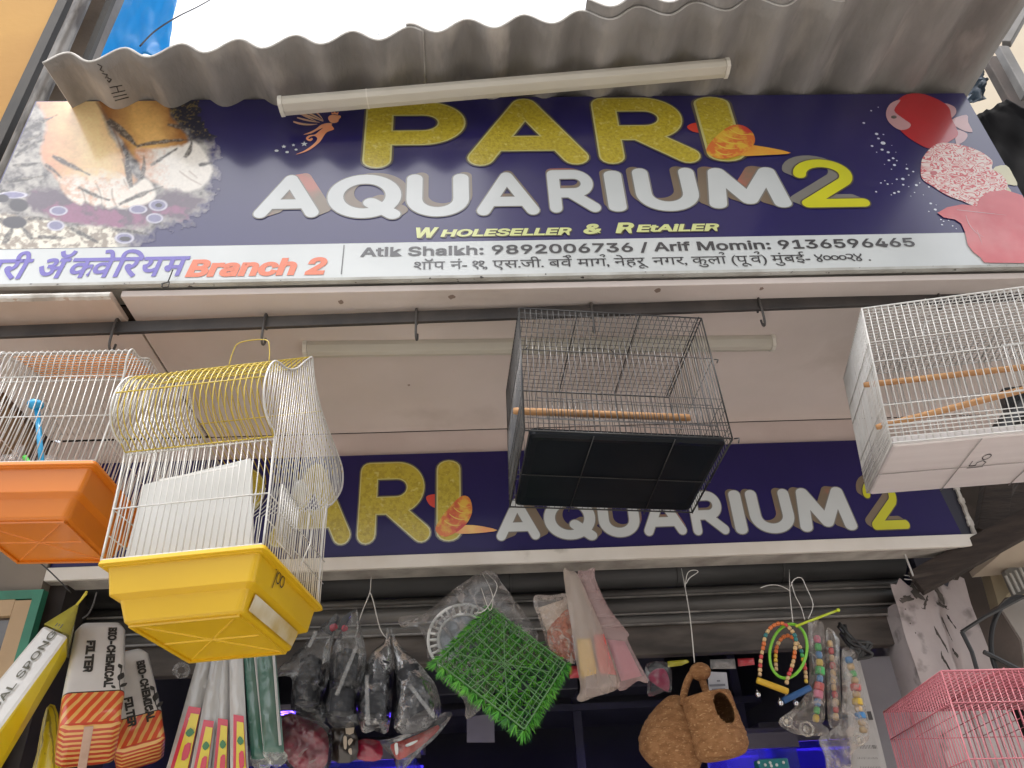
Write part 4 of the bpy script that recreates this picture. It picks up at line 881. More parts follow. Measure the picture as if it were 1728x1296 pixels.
wires('door', [[(x, -.006, .09), (x, -.006, .2)] for x in [-.05 + .0145 * i for i in range(10)]] + [[(-.055, -.006, .09), (.085, -.006, .09)], [(-.055, -.006, .2), (.085, -.006, .2)]], .0014, ww, t)
handle(t, -.08, d * .5, h, .13, .04, ww, lean=-.01)
g = MB(); g.box((.16, .36, .12), (.24, .05, .22)); g.tube([(.02, .34, .1), (.16, .33, .24), (.3, .34, .18)], .04, 8); g.build('feeder', mat('black_feeder', (.012, .012, .013), .35), t, smooth=False, local=True, bevel=.006)

# ---- pink cage (bottom right)
pw = mat('pink_wire', (.48, .15, .175), .45, (.42, .12, .145), 18, coat=.3)
w, d, h = .407, .359, .36
t = thing('bird_cage', 'pink wire cage with a brown perch at the lower right', 'bird cage', (1.101, 1.546, 1.440), 'hanging bird cages', Rdeg(-2.6, 2.2, -5.7))
box_cage(t, w, d, h, pw, .0125, .0125, (-.2, .2), (.02, .1, .2, .30), r=.0012, R_=.0018)
wires('inner_rail', [[(-w / 2 + .05 * i, .02, .30), (-w / 2 + .05 * i, d - .02, .30)] for i in range(8)], .001, pw, t)
lathe_bar((-w / 2 + .02, .16, .17), (w / 2 + .03, .10, .23), .0085).build('perch', mat('brown_perch', (.30, .115, .05), .6, (.22, .08, .04), 10), t, smooth=True, local=True)
rings_mesh([(-w / 2 - .004, w / 2 + .004, -.004, d + .004, .01, .01), (-w / 2 - .004, w / 2 + .004, -.004, d + .004, -.03, .01), (-w / 2 + .02, w / 2 - .02, .02, d - .02, -.05, .01)]).build('tray', mat('pink_tray', (.6, .12, .2), .4), t, local=True)
wires('door', [[(x, -.004, .12), (x, -.004, .24)] for x in [-.02 + .0125 * i for i in range(8)]] + [[(-.03, -.004, .12), (.08, -.004, .12)], [(-.03, -.004, .24), (.08, -.004, .24)]], .0014, pw, t)
t = thing('display_stand', 'grey metal stand carrying the pink cage', 'stand', (1.1, 1.72, 0))
g = MB()
for sx in (-.17, .17):
    for sy in (-.13, .13): g.tube([(1.1 + sx, 1.72 + sy, 0), (1.1 + sx, 1.72 + sy, 1.33)], .012, 8)
g.build('legs', mat('stand_steel', (.2, .2, .2), .5), t); g = MB(); g.box((1.1, 1.72, 1.345), (.42, .36, .03)); g.build('shelf', MATS['stand_steel'], t)

# ---- curved-roof cages (yellow, orange)
PROF = [(.0, .0), (-.002, .10), (-.011, .228), (-.045, .238), (-.076, .256), (-.091, .288), (-.090, .322), (-.079, .355), (-.060, .382), (-.033, .397), (.0, .408), (.036, .428), (.070, .458), (.103, .497), (.148, .545),
        (.160, .530), (.180, .500), (.215, .472), (.249, .453), (.300, .438), (.351, .425), (.410, .412), (.446, .397), (.458, .368), (.449, .335), (.415, .295), (.378, .260), (.340, .228), (.332, .10), (.336, .0)]
def curved_cage(label, loc, R, prof, i0, i1, w, d, tray_d, roof_m, tray_m, wire_m, n_roof, side_sp, fz, mid, frame_m):
    """i0..i1: stretch of the profile that is the coloured roof; front bars below i0, back bars after i1"""
    t = thing('bird_cage', label, 'bird cage', loc, 'hanging bird cages', R)
    X = [lerp(-w / 2, w / 2, i / n_roof) for i in range(n_roof + 1)]
    pr = lambda x, k: V((x, prof[k][0], prof[k][1]))
    fine = cr([V((0, p[0], p[1])) for p in prof], 3, False); a, b = i0 * 3, i1 * 3
    wires('roof_wires', [[V((x + random.uniform(-.0006, .0006), p.y, p.z)) for p in fine[a:b + 1:2]] for x in X], .0013, roof_m, t)
    wires('front_wires', [[V((x, p.y, p.z)) for p in fine[0:a + 1:3]] for x in X], .0013, wire_m, t)
    wires('back_wires', [[V((x, p.y, p.z)) for p in fine[b::3]] for x in X], .0013, wire_m, t)
    poly = fine
    for s in (-1, 1):
        segs = []
        ys = [min(p.y for p in poly) + .006 + side_sp * i for i in range(200)]; ym = max(p.y for p in poly)
        for y in ys:
            if y >= ym - .003: break
            hits = sorted(lerp(p.z, q.z, (y - p.y) / (q.y - p.y)) for p, q in zip(poly[:-1], poly[1:]) if (p.y - y) * (q.y - y) < 0)
            if 0 < y < d: hits = [0] + hits[-1:] if len(hits) % 2 else [0] + hits[1:]
            if len(hits) >= 2: segs.append([(s * w / 2, y, hits[0]), (s * w / 2 + random.uniform(-.001, .001), y, (hits[0] + hits[-1]) / 2), (s * w / 2, y, hits[-1])])
        segs.append([V((s * w / 2, p.y, p.z)) for p in fine])
        for z in (fz, fz * .5): segs.append([(s * (w / 2 + .0015), 0, z), (s * (w / 2 + .0015), d, z)])
        wires('side_wires', segs, .0013, wire_m, t)
        g = MB(); g.tube([V((s * (w / 2 + .001), p.y, p.z)) for p in fine], .0022, 6); g.build('side_rim', wire_m, t, smooth=True, local=True)
    rails = [[pr(x, k) for x in (-w / 2, w / 2)] for k in mid[0]]
    wires('roof_rails', rails, .0017, roof_m, t); wires('front_rails', [[(-w / 2, -.003, z), (w / 2, -.003, z)] for z in mid[1]], .0017, wire_m, t)
    k = tray_d; e = .005
    rg = [(0, -.001, .010), (-.001, -.009, .010), (.013, -.012, .010), (.021, -.062, .012), (.036, -.069, .012), (.046, -.106, .014), (.052, -.110, .014)]
    rings = [(-w / 2 - e + i, w / 2 + e - i, -e + i, d + e - i, z * k, r) for i, z, r in rg]
    rings = [(-w / 2 - e + .006, w / 2 + e - .006, -e + .006, d + e - .006, -.012 * k, .008)] + [(-w / 2 - e + .004, w / 2 + e - .004, -e + .004, d + e - .004, .001, .008)] + rings
    o = rings_mesh(rings).build('tray', tray_m, t, local=True, bevel=.0015)
    # moulded ribs under the tray
    x0, x1, y0, y1, z = -w / 2 + .05, w / 2 - .05, .05, d - .05, -.110 * k
    g = MB()
    for a_, b_ in (((x0, y0), (x1, y1)), ((x1, y0), (x0, y1)), ((x0, (y0 + y1) / 2), (x1, (y0 + y1) / 2))): g.tube([(a_[0], a_[1], z), (b_[0], b_[1], z)], .0022, 4)
    for q in (-1, 1): g.box(((x0 + x1) / 2, (y0 + y1) / 2 + q * (y1 - y0) / 2.1, z - .002), (x1 - x0, .008, .006))
    for q in (-1, 1): g.box(((x0 + x1) / 2 + q * (x1 - x0) / 2.05, (y0 + y1) / 2, z - .0018), (.008, y1 - y0 - .02, .0055))
    g.build('tray_rib', tray_m, o, local=True)
    return t, o
yt = mat('yellow_tray', (.70, .44, .010), .42, (.64, .39, .008), 4, coat=.25, sss=.0)
yw = mat('yellow_wire', (.58, .43, .05), .4, (.48, .36, .04), 20, coat=.3)
w, d = .310, .360
t, tr = curved_cage('yellow tray cage with yellow wavy wire roof and a white board inside', (-.558, 1.402, 2.044), Rdeg(-1.7, -1.1, -6.9), PROF, 2, 23, w, d, 1.0, yw, yt, ww, 24, .0125, .105, ((2, 6, 9, 14, 18), (.0, .105, .226)), yw)
handle(t, -.0, .148, .545, .10, .07, yw, .0016)
g = MB(); bd = [(-.140, .05, .008), (.118, .05, .008), (.075, .075, .232), (-.150, .075, .195)]
g.add(bd, [(0, 1, 2, 3)]); o = g.build('inner_board', mat('white_board', (.50, .50, .48), .5, (.45, .45, .43), 3), t, solid=.012, bevel=.003, local=True)
g = MB(); g.add([(-.10, .040, .186), (.06, .046, .205), (.06, .046, .200), (-.10, .040, .181)], [(0, 1, 2, 3)]); g.add([(-.03, .09, .20), (.0, .09, .235), (.035, .09, .215)], [(0, 1, 2)]); g.build('paper_scrap', mat('white_paper', (.72, .71, .69), .8), t, local=True, solid=.001)
wires('door', [[(w / 2 + .004, y, .03), (w / 2 + .004, y, .15)] for y in [.05 + .0125 * i for i in range(9)]] + [[(w / 2 + .004, .05, z), (w / 2 + .004, .15, z)] for z in (.03, .09, .15)] + [[(w / 2 + .006, .19, .03), (w / 2 + .012, .22, .09), (w / 2 + .006, .25, .16), (w / 2 + .004, .2, .18)]], .0016, ww, t)
g = MB(); g.lathe([(.002, .0), (.02, .004), (.026, .03), (.022, .05), (.006, .06)], 14, Matrix.Translation((w / 2 - .03, .24, .20)) @ Matrix.Diagonal((.6, 1, 1, 1))); g.build('feeder', mat('clear_cup', (.7, .72, .7), .15, alpha=.35), t, smooth=True, local=True)
scribble(t, D9(0) + D0(.45) + D0(.9), (w / 2 - .0100, .085, -.036), (0, 1, .0), (0.16, 0, 1), .046, pen, th=.06)
g = MB(); q = w / 2 - .027
g.add([(q + .0006, .06, -.072), (q + .0006, .30, -.072), (q - .0088, .30, -.102), (q - .0088, .06, -.102)], [(0, 1, 2, 3)]); g.build('tray_slot', mat('slot_insert', (.72, .66, .52), .35, (.50, .34, .10), 9), tr, local=True, solid=.0012)  # pale insert plate on the lower step of the tray

ot = mat('orange_tray', (.68, .20, .008), .4, (.62, .17, .008), 4, coat=.25)
ow = mat('orange_wire', (.70, .26, .05), .4, coat=.3)
w, d = .310, .300
PO = [(.0, .0), (-.004, .12), (-.018, .224), (-.030, .262), (-.030, .288), (-.020, .300), (-.002, .300), (.022, .308), (.047, .328), (.062, .333), (.085, .332), (.12, .328), (.17, .30), (.22, .285), (.262, .27), (.292, .25), (.300, .12), (.300, .0)]
t, tr = curved_cage('orange tray cage with white bars and an orange wire roof', (-.982, 1.526, 2.311), Rdeg(-5.2, 2.6, -3.4), PO, 2, 15, w, d, 1.05, ww, ot, ww, 20, .013, .125, ((2, 4, 9), (.0, .12, .222)), ow)
wires('roof_grid', [[(-w / 2 + .01, y, z), (w / 2 - .01, y, z)] for y, z in [(lerp(.0, .12, i / 9), .302 + .03 * i / 9) for i in range(10)]], .0016, ow, t)
g = MB(); g.tube([(-.035, .01, .150), (-.0, .05, .03), (.02, .07, -.005)], .006, 10); g.ball((-.04, .005, .16), .017, 12, sc=(1.1, 1, .7)); g.build('water_tube', mat('blue_plastic', (.02, .36, .70), .3, coat=.3), t, smooth=True, local=True)
g = MB(); g.tube([(-.03, .03, .035), (.0, .04, .0)], .0055, 8); g.build('perch', mat('green_plastic', (.08, .5, .06), .4), t, smooth=True, local=True)
g = MB(); g.lathe([(.002, 0), (.028, .002), (.034, .03), (.03, .05), (.012, .062), (.01, .09), (.002, .092)], 14, Matrix.Translation((-.09, .08, .005))); g.lathe([(.002, 0), (.024, .002), (.028, .04), (.004, .045)], 12, Matrix.Translation((-.06, .15, .06))); g.build('feeder', mat('clear_feeder', (.75, .77, .78), .12, alpha=.22, coat=.5), t, smooth=True, local=True)
# ================================================================ goods hanging under the shutter
def clear(name, haze=.2, c=(.62, .63, .63), rough=.1, bump=1.0, bscale=45, shine=.6):
    return film_mat(name, (haze * .3, min(.95, haze * 1.7)), c, rough, bump, bscale, shine=shine)
film = clear('clear_film', .12); film2 = clear('clear_film_smoky', .09, (.58, .59, .60), .1, 2.0, 34, .85)
def raw(P_): return [p for q in P_ for p in q], [list(range(sum(len(q) for q in P_[:i]), sum(len(q) for q in P_[:i]) + len(P_[i]))) for i in range(len(P_))]
def inside(p, poly):
    r = False; j = len(poly) - 1
    for i in range(len(poly)):
        a, b = poly[i], poly[j]
        if (a.y > p.y) != (b.y > p.y) and p.x < (b.x - a.x) * (p.y - a.y) / (b.y - a.y) + a.x: r = not r
        j = i
    return r
def pillow(name, pts, Y, thick, m, par, z=None, res=.010, crink=.003, edge=.014, curve=3, cf=30, lean=0, back=True, seed=0, slots=1):
    """a stuffed packet or bag: its outline lies at depth Y, its two skins bulge to `thick`"""
    q = [z(*p) for p in pts] if z else pts
    if curve: q = [(p.x, p.y) for p in cr([V((*p, 0)) for p in q], curve)]
    B = []
    for p in q:
        w = W(p[0], p[1], Y=Y); w = V((w.x, w.z))
        if not B or (w - B[-1]).length > 1e-4: B.append(w)
    if (B[0] - B[-1]).length < 1e-4: B.pop()
    xs = [p.x for p in B]; zs = [p.y for p in B]; I = []
    def dist(p):
        return min(((p - a) - (b - a) * max(0, min(1, (p - a).dot(b - a) / max(1e-9, (b - a).length_squared)))).length for a, b in zip(B, B[1:] + B[:1]))
    nx_ = int((max(xs) - min(xs)) / res) + 1; nz_ = int((max(zs) - min(zs)) / res) + 1
    for i in range(nx_ + 1):
        for j in range(nz_ + 1):
            p = V((min(xs) + (i + .5 * (j % 2) + random.uniform(-.2, .2)) * res, min(zs) + (j + random.uniform(-.2, .2)) * res))
            if inside(p, B) and dist(p) > res * .45: I.append(p)
    vs, _, fs, ov, _, _ = delaunay_2d_cdt(B + I, [], [list(range(len(B)))], 1, 1e-6)
    nB = len(vs); D = [dist(p) for p in vs]; zmid = (max(zs) + min(zs)) / 2
    F = []; K = []
    for p, d in zip(vs, D):
        h = thick / 2 * (1 - math.exp(-d / edge)); c = mnoise.fractal(V((p.x * cf + seed, seed, p.y * cf * .8)), 1, 2, 3) * crink * min(1, d / edge * 1.2 + .25)
        l_ = lean * (p.y - zmid)
        F.append(V((p.x, Y - h + c + l_, p.y))); K.append(V((p.x, Y + h + c * .6 + .0005 + l_, p.y)))
    g = MB(); g.add(F, fs)
    if back: g.add(K, [f[::-1] for f in fs])
    return g.build(name, m, par, smooth=True)
def stripes(name, c1, c2, sc, rot, rough=.35, width=.5):
    if name in MATS: return MATS[name]
    m = mat(name, c1, rough, coat=.5, coatr=.12); n = m.node_tree.nodes; l = m.node_tree.links
    tc = n.new('ShaderNodeTexCoord'); mp = n.new('ShaderNodeMapping'); mp.inputs['Rotation'].default_value = rot; l.new(tc.outputs['Object'], mp.inputs[0])
    wv = n.new('ShaderNodeTexWave'); wv.inputs['Scale'].default_value = sc; wv.inputs['Distortion'].default_value = .8; wv.inputs['Detail'].default_value = 1; wv.inputs['Detail Scale'].default_value = 2; l.new(mp.outputs[0], wv.inputs['Vector'])
    r = n.new('ShaderNodeMapRange'); r.inputs[1].default_value = width - .05; r.inputs[2].default_value = width + .05; l.new(wv.outputs['Fac'], r.inputs[0])
    x = n.new('ShaderNodeMix'); x.data_type = 'RGBA'; x.inputs[6].default_value = (*c1, 1); x.inputs[7].default_value = (*c2, 1); l.new(r.outputs[0], x.inputs[0]); l.new(x.outputs[2], n['Principled BSDF'].inputs['Base Color'])
    return m
string_m = mat('white_string', (.62, .60, .56), .8); wire_d = mat('dark_string', (.12, .115, .11), .7)
def cord(label, pts, r=.0013, m=None, name='string', group=None, sm=4):
    g = MB(); g.tube(cr(pts, sm, False), r, 5); return tag(g.build(name, m or string_m, smooth=True), label, 'string', group)

# ---- sponge pack, leaning bar
pk_w = mat('pack_white', (.66, .65, .62), .3, (.60, .59, .56), 8, coat=.6, coatr=.1, bump=.5, bscale=25)
pk_y = mat('pack_yellow', (.70, .56, .012), .3, (.62, .48, .01), 7, coat=.6, coatr=.1, bump=.4, bscale=25)
ink = mat('pack_ink', (.025, .025, .022), .4); ink_o = mat('pack_ink_olive', (.09, .085, .05), .4)
t = thing('filter_packet', 'long white and yellow packet of sponge leaning at the far left', 'packet', W(40, 1150, Y=2.06))
f = [W(74, 1053, Y=2.02), W(117, 1072, Y=2.0), W(-62, 1315, Y=1.93), W(-100, 1262, Y=1.95)]
bk = [W(82, 1090, Y=2.11), W(115, 1110, Y=2.06), W(-50, 1390, Y=2.0), W(-100, 1340, Y=2.08)]
g = MB(); g.add(f + bk, [(0, 1, 2, 3)], 0); g.add(f + bk, [(1, 5, 6, 2), (2, 6, 7, 3), (3, 7, 4, 0), (4, 5, 6, 7), (0, 4, 5, 1)], 1)
g.build('packet_body', [pk_w, pk_y], t, bevel=.010, weld=True)
g = MB(); top = [W(139, 1014, Y=2.05), W(132, 1011, Y=2.05)]
loop = [f[0], f[0].lerp(f[1], .5) + V((0, -.006, 0)), f[1], bk[1], bk[0].lerp(bk[1], .5), bk[0]]
gr = []
for i in range(9):
    s = i / 8; c = W(134, 1016, Y=2.05); row = []
    for k, p in enumerate(loop + loop[:1]): row.append(p.lerp(c, s * .93) + V((mnoise.noise(V((k % 6 * 2, i, 1))) * .006, mnoise.noise(V((k % 6 * 3, i, 7))) * .006, 0)))
    gr.append(row)
g.sheet(gr); g.build('packet_end', mat('yellow_film', (.52, .46, .05), .25, (.36, .33, .06), 18, alpha=.82, coat=.8, bump=1, bscale=40), t, smooth=True)
g = MB(); c = W(134, 1017, Y=2.04); g.tube([c + V((-.006, 0, -.006)), c + V((.004, 0, .01)), c + V((.014, -.004, .022)), c + V((.004, 0, .012)), c + V((.012, 0, .03))], .003, 6); g.build('tie', mat('yellow_tie', (.62, .52, .05), .5), t)
def face_text(name, s, O, ex, ey, u0, u1, h, m, par, off=.02, lift=.0012, v0=0, key='Inter.woff2'):
    """lettering laid on a flat face: O origin, ex along the line, ey up the letters"""
    O, ex, ey = V(O), V(ex).normalized(), V(ey); ey = (ey - ex * ey.dot(ex)).normalized(); n = ex.cross(ey)
    P_ = fit(text_polys(s, off, 0, key), u0, v0, u1, h); vs, fs = raw(P_); g = MB()
    g.add([O + ex * p.x + ey * p.y + n * lift for p in vs], fs); return g, n
ex = (f[0] + f[1]) - (f[3] + f[2]); ey = f[0] - f[1]; L_ = ((f[0] + f[1]) / 2 - (f[3] + f[2]) / 2).length
g, n = face_text('', 'CHEMICAL SPONGE', (f[2] + (f[3] - f[2]) * .40), ex, ey, 0, L_ + .02, .027, ink_o, None, .014, .004); g.build('lettering', ink_o, t)

# ---- bio-chemical filter packs
str1 = stripes('stripe_slant', (.62, .075, .02), (.72, .40, .11), 16, (0, rad(-32), 0), width=.62)
str2 = stripes('stripe_flat', (.50, .055, .02), (.70, .40, .12), 21, (0, 0, rad(90)), width=.55)
def filter_pack(label, loc, R, w, d, h, title, seam):
    t = thing('filter_packet', label, 'packet', loc, 'white filter packets', R)
    lv = [(0, .012, 0), (.010, .0, 1), (h * .16, -.002, 1), (h * .26, -.003, 2), (h * .27, -.003, 3), (h * .9, .002, 3), (h * .97, .012, 4), (h * .985, .024, 4), (h + .01, w * .40, 4)]
    vs = []; fs = []; mi = []; k = 4 * 5
    for (zz_, ins, _) in lv:
        ins = max(ins, -.01); rr = .016
        for cx_, cy_, a0 in ((w / 2 - ins - rr, d - ins * .6 - rr, 0), (-w / 2 + ins + rr, d - ins * .6 - rr, 90), (-w / 2 + ins + rr, ins * .6 + rr, 180), (w / 2 - ins - rr, ins * .6 + rr, 270)):
            for q in range(5):
                a = rad(a0 + 90 * q / 4); wob = mnoise.noise(V((cx_ * 40, q * .3, zz_ * 25))) * .003
                vs.append((cx_ + (rr + wob) * cos(a), cy_ + (rr + wob) * sin(a), zz_ + (.010 * sin((cx_ / w + .5) * pi) if .1 * h < zz_ < .3 * h else 0)))
    g = MB(); g.v = [V(p) for p in vs]
    for i in range(len(lv) - 1):
        for j in range(k): g.f.append([i * k + j, i * k + (j + 1) % k, (i + 1) * k + (j + 1) % k, (i + 1) * k + j]); g.m.append([0, 1, 1, 2, 3, 3, 1, 1][i] if i < 8 else 3)
    g.f.append(list(range(k))); g.m.append(0); g.f.append(list(range((len(lv) - 1) * k, len(lv) * k))); g.m.append(1)
    g.build('packet_body', [str2, str1, ink, pk_w], t, smooth=True, local=True)
    # pieces of print on the front face (y = 0, facing -y)
    for s, x, z0_, z1_ in title:
        P_ = text_polys(s, .05, 0); bb = bounds(P_); kx = (z1_ - z0_) / (bb[2] - bb[0]); hh = .025
        vs, fs = raw(P_); m2 = MB(); m2.add([V((x + p.y * hh / .73, -.0028 - (i_ // 4 % 9) * 1.5e-5, z1_ - (p.x - bb[0]) * kx)) for i_, p in enumerate(vs)], fs); m2.build('lettering', ink, t, local=True)
    lf = MB()
    for (lx, lz, a, s) in [(w * .40, h * .36, 70, .030), (w * .43, h * .30, 40, .022), (w * .44, h * .47, 110, .02), (w * .36, h * .29, 130, .016)]:
        pts = []
        for i in range(9):
            u = i / 8; pts.append((u, .26 * sin(pi * u)))
        pts += [(1 - i / 8, -.26 * sin(pi * i / 8)) for i in range(1, 8)]
        lf.add([V((lx + s * (p[0] * cos(rad(a)) - p[1] * sin(rad(a))), -.0032, lz + s * (p[0] * sin(rad(a)) + p[1] * cos(rad(a))))) for p in pts], [tuple(range(len(pts)))])
    lf.tube([(w * .45, -.003, h * .27), (w * .42, -.003, h * .34), (w * .45, -.003, h * .5)], .0012, 4); lf.build('leaf_print', ink, t, local=True)
    if seam:
        g = MB(); g.box((-.004, d * .5, -.0015), (.019, d * .96, .003)); g.build('seam', mat('seam_film', (.60, .42, .33), .3, (.5, .34, .26), 20, coat=.6), t, local=True, bevel=.001)
    return t
filter_pack('plump white filter packet with an orange striped end, in front of its pair', (-.907, 1.948, 1.845), Rdeg(-35.8, -5.5, 26), .126, .132, .377, [('BIO-CHEMICAL', .020, .115, .335), ('FILTER', -.028, .17, .285)], True)
filter_pack('white filter packet with a black printed sprig, behind the plump one', (-.872, 2.17, 1.831), Rdeg(-26.7, -17.3, 24.5), .115, .10, .321, [('BIO-CHEMICAL', .022, .06, .26), ('FILTER', -.022, .06, .15)], False)
o = pillow('yellow_packet', [(78, 1195), (98, 1205), (100, 1330), (50, 1330), (62, 1270)], 2.14, .04, stripes('yellow_print', (.66, .52, .02), (.30, .24, .02), 42, (0, 0, rad(90)), width=.8), None)
tag(o, 'yellow printed packet peeping out below the white filter packets', 'packet')
cord('dark cord tying the filter packets to the shutter', [W(163, 1000, Y=2.2), W(158, 1018, Y=2.16), W(150, 1035, Y=2.12), W(140, 1043, Y=2.1)], .0022, wire_d)
g = MB(); q = [W(306 + 11 * cos(a), 1131 + 10 * sin(a), Y=2.4) for a in [i * 2 * pi / 20 for i in range(20)]]; g.tube(q, .008, 8, closed=True)
tag(g.build('tape_roll', clear('tape_clear', .4, (.5, .47, .43)), smooth=True), 'small clear roll of tape hanging left of the slim packets', 'tape')

# ---- slim packets: four white with a red edged label, two green
z7 = zm(2.88, 0, 900)
sl_w = mat('slim_white', (.56, .555, .54), .25, (.40, .40, .385), 9, coat=.8, coatr=.08, bump=1.2, bscale=26, stretch=(1, 1, .25))
sl_g = mat('slim_green', (.035, .12, .085), .25, (.10, .17, .14), 14, (.5, .66), coat=.9, coatr=.08, bump=1.4, bscale=26, stretch=(1, 1, .25))
lb_r = mat('label_red', (.58, .03, .06), .3, coat=.5); lb_y = mat('label_yellow', (.70, .55, .02), .3, coat=.5); lb_g = mat('label_green', (.03, .17, .04), .4, coat=.5)
for i, (x0, w0, x1, w1, yl, lab) in enumerate([(1012, 76, 852, 128, 840, 'leftmost slim white packet with a red edged label, leaning most'), (1068, 60, 962, 100, 905, 'second slim white packet with a red edged label from the left'),
                                  (1096, 58, 1066, 92, 898, 'third slim white packet with a red edged label from the left'), (1146, 64, 1166, 92, 880, 'slim white packet with a red edged label, next to the green ones'),
                                  (1212, 66, 1262, 84, None, 'slim dark green packet beside the white ones'), (1290, 96, 1332, 100, None, 'slim dark green packet, rightmost of the slim packets')]):
    y1 = 1215 if yl else (1100 if i == 4 else 1070); Yp = 2.22 - .012 * (i % 2) - .006 * i
    t = thing('slim_packet', lab, 'packet', W(*z7((x0 + x1) / 2, 900), Y=Yp), 'slim hanging packets')
    pts = [(x0 - w0 / 2, 560), (x0 + w0 / 2, 560), (lerp(x0, x1, .5) + (w0 + w1) / 4, lerp(560, y1, .5)), (x1 + w1 / 2, y1), (x1 - w1 / 2, y1), (lerp(x0, x1, .5) - (w0 + w1) / 4, lerp(560, y1, .5))]
    pillow('packet_body', pts, Yp, .026, sl_w if yl else sl_g, t, z7, res=.009, crink=.004, edge=.010, curve=0, cf=26, seed=i * 3.1)
    if yl:
        X_ = lambda y, u: lerp(x0, x1, (y - 560) / (y1 - 560)) + u * lerp(w0, w1, (y - 560) / (y1 - 560)) / 2
        q = lambda us: [(X_(y, u), y) for u, y in us]
        pillow('label', q([(-.55, yl), (.72, yl + 8), (.78, y1), (-.72, y1)]), Yp - .0135, .004, lb_r, t, z7, res=.014, crink=.001, curve=0, back=False)
        pillow('label_panel', q([(-.15, yl + 34), (.66, yl + 40), (.70, y1), (-.45, y1)]), Yp - .0165, .003, lb_y, t, z7, res=.014, crink=.001, curve=0, back=False)
        pillow('label_leaf', q([(-.2, yl + 130), (.15, yl + 105), (.6, yl + 128), (.2, yl + 150)]), Yp - .019, .002, lb_g, t, z7, res=.02, crink=0, curve=2, back=False)
        pillow('label_mark', q([(.0, yl + 190), (.5, yl + 180), (.52, yl + 250), (.02, yl + 262)]), Yp - .019, .002, lb_r, t, z7, res=.02, crink=0, curve=2, back=False)
    else:
        g = MB(); a = W(*z7(x0 + w0 * .40, 575), Y=Yp - .012); b = W(*z7(x1 + w1 * .30, y1 - 40), Y=Yp - .012); g.tube([a, b], .0035, 5); g.build('white_fold', sl_w, t)
        pillow('loose_end', [(x1 - w1 / 2, y1 - 20), (x1 + w1 / 2, y1 - 10), (x1 + w1 * .62, y1 + 34), (x1 + w1 * .1, y1 + 70), (x1 - w1 * .4, y1 + 30)], Yp, .018, clear('film_end', .45, (.45, .47, .42), .15, 2, 40), t, z7, res=.007, crink=.007, cf=45)

# ---- four clear bags of black sponge filters
zb = zm(4.697, 440, 1020)
sp = mat('sponge_black', (.012, .013, .016), .6, (.028, .031, .038), 12, bump=.6, bscale=60)
BAG = [([(500, 160), (560, 110), (600, 80), (590, 230), (548, 380), (545, 560), (500, 740), (510, 925), (400, 905), (240, 835), (252, 600), (180, 570), (80, 570), (220, 430), (330, 330)], (400, 430, 365, 800, 118), 'leftmost clear bag with a black sponge filter'),
       ([(750, 20), (790, 160), (825, 330), (842, 480), (810, 620), (740, 760), (775, 950), (640, 980), (560, 960), (500, 850), (545, 660), (545, 450), (600, 270), (690, 130)], (690, 380, 635, 880, 120), 'second clear bag with a black sponge filter, its top drawn tight'),
       ([(1002, 180), (1040, 330), (1055, 480), (1045, 700), (1010, 1005), (900, 1000), (800, 1005), (755, 740), (825, 500), (890, 370), (980, 290)], (950, 450, 890, 900, 125), 'third clear bag with a black sponge filter, tape down its front'),
       ([(1030, 180), (1090, 310), (1230, 440), (1330, 560), (1395, 660), (1425, 860), (1300, 990), (1080, 1020), (1060, 850), (1080, 720), (1060, 480), (1050, 330)], (1160, 500, 1290, 880, 128), 'rightmost clear bag with a black sponge filter, tilted to the right')]
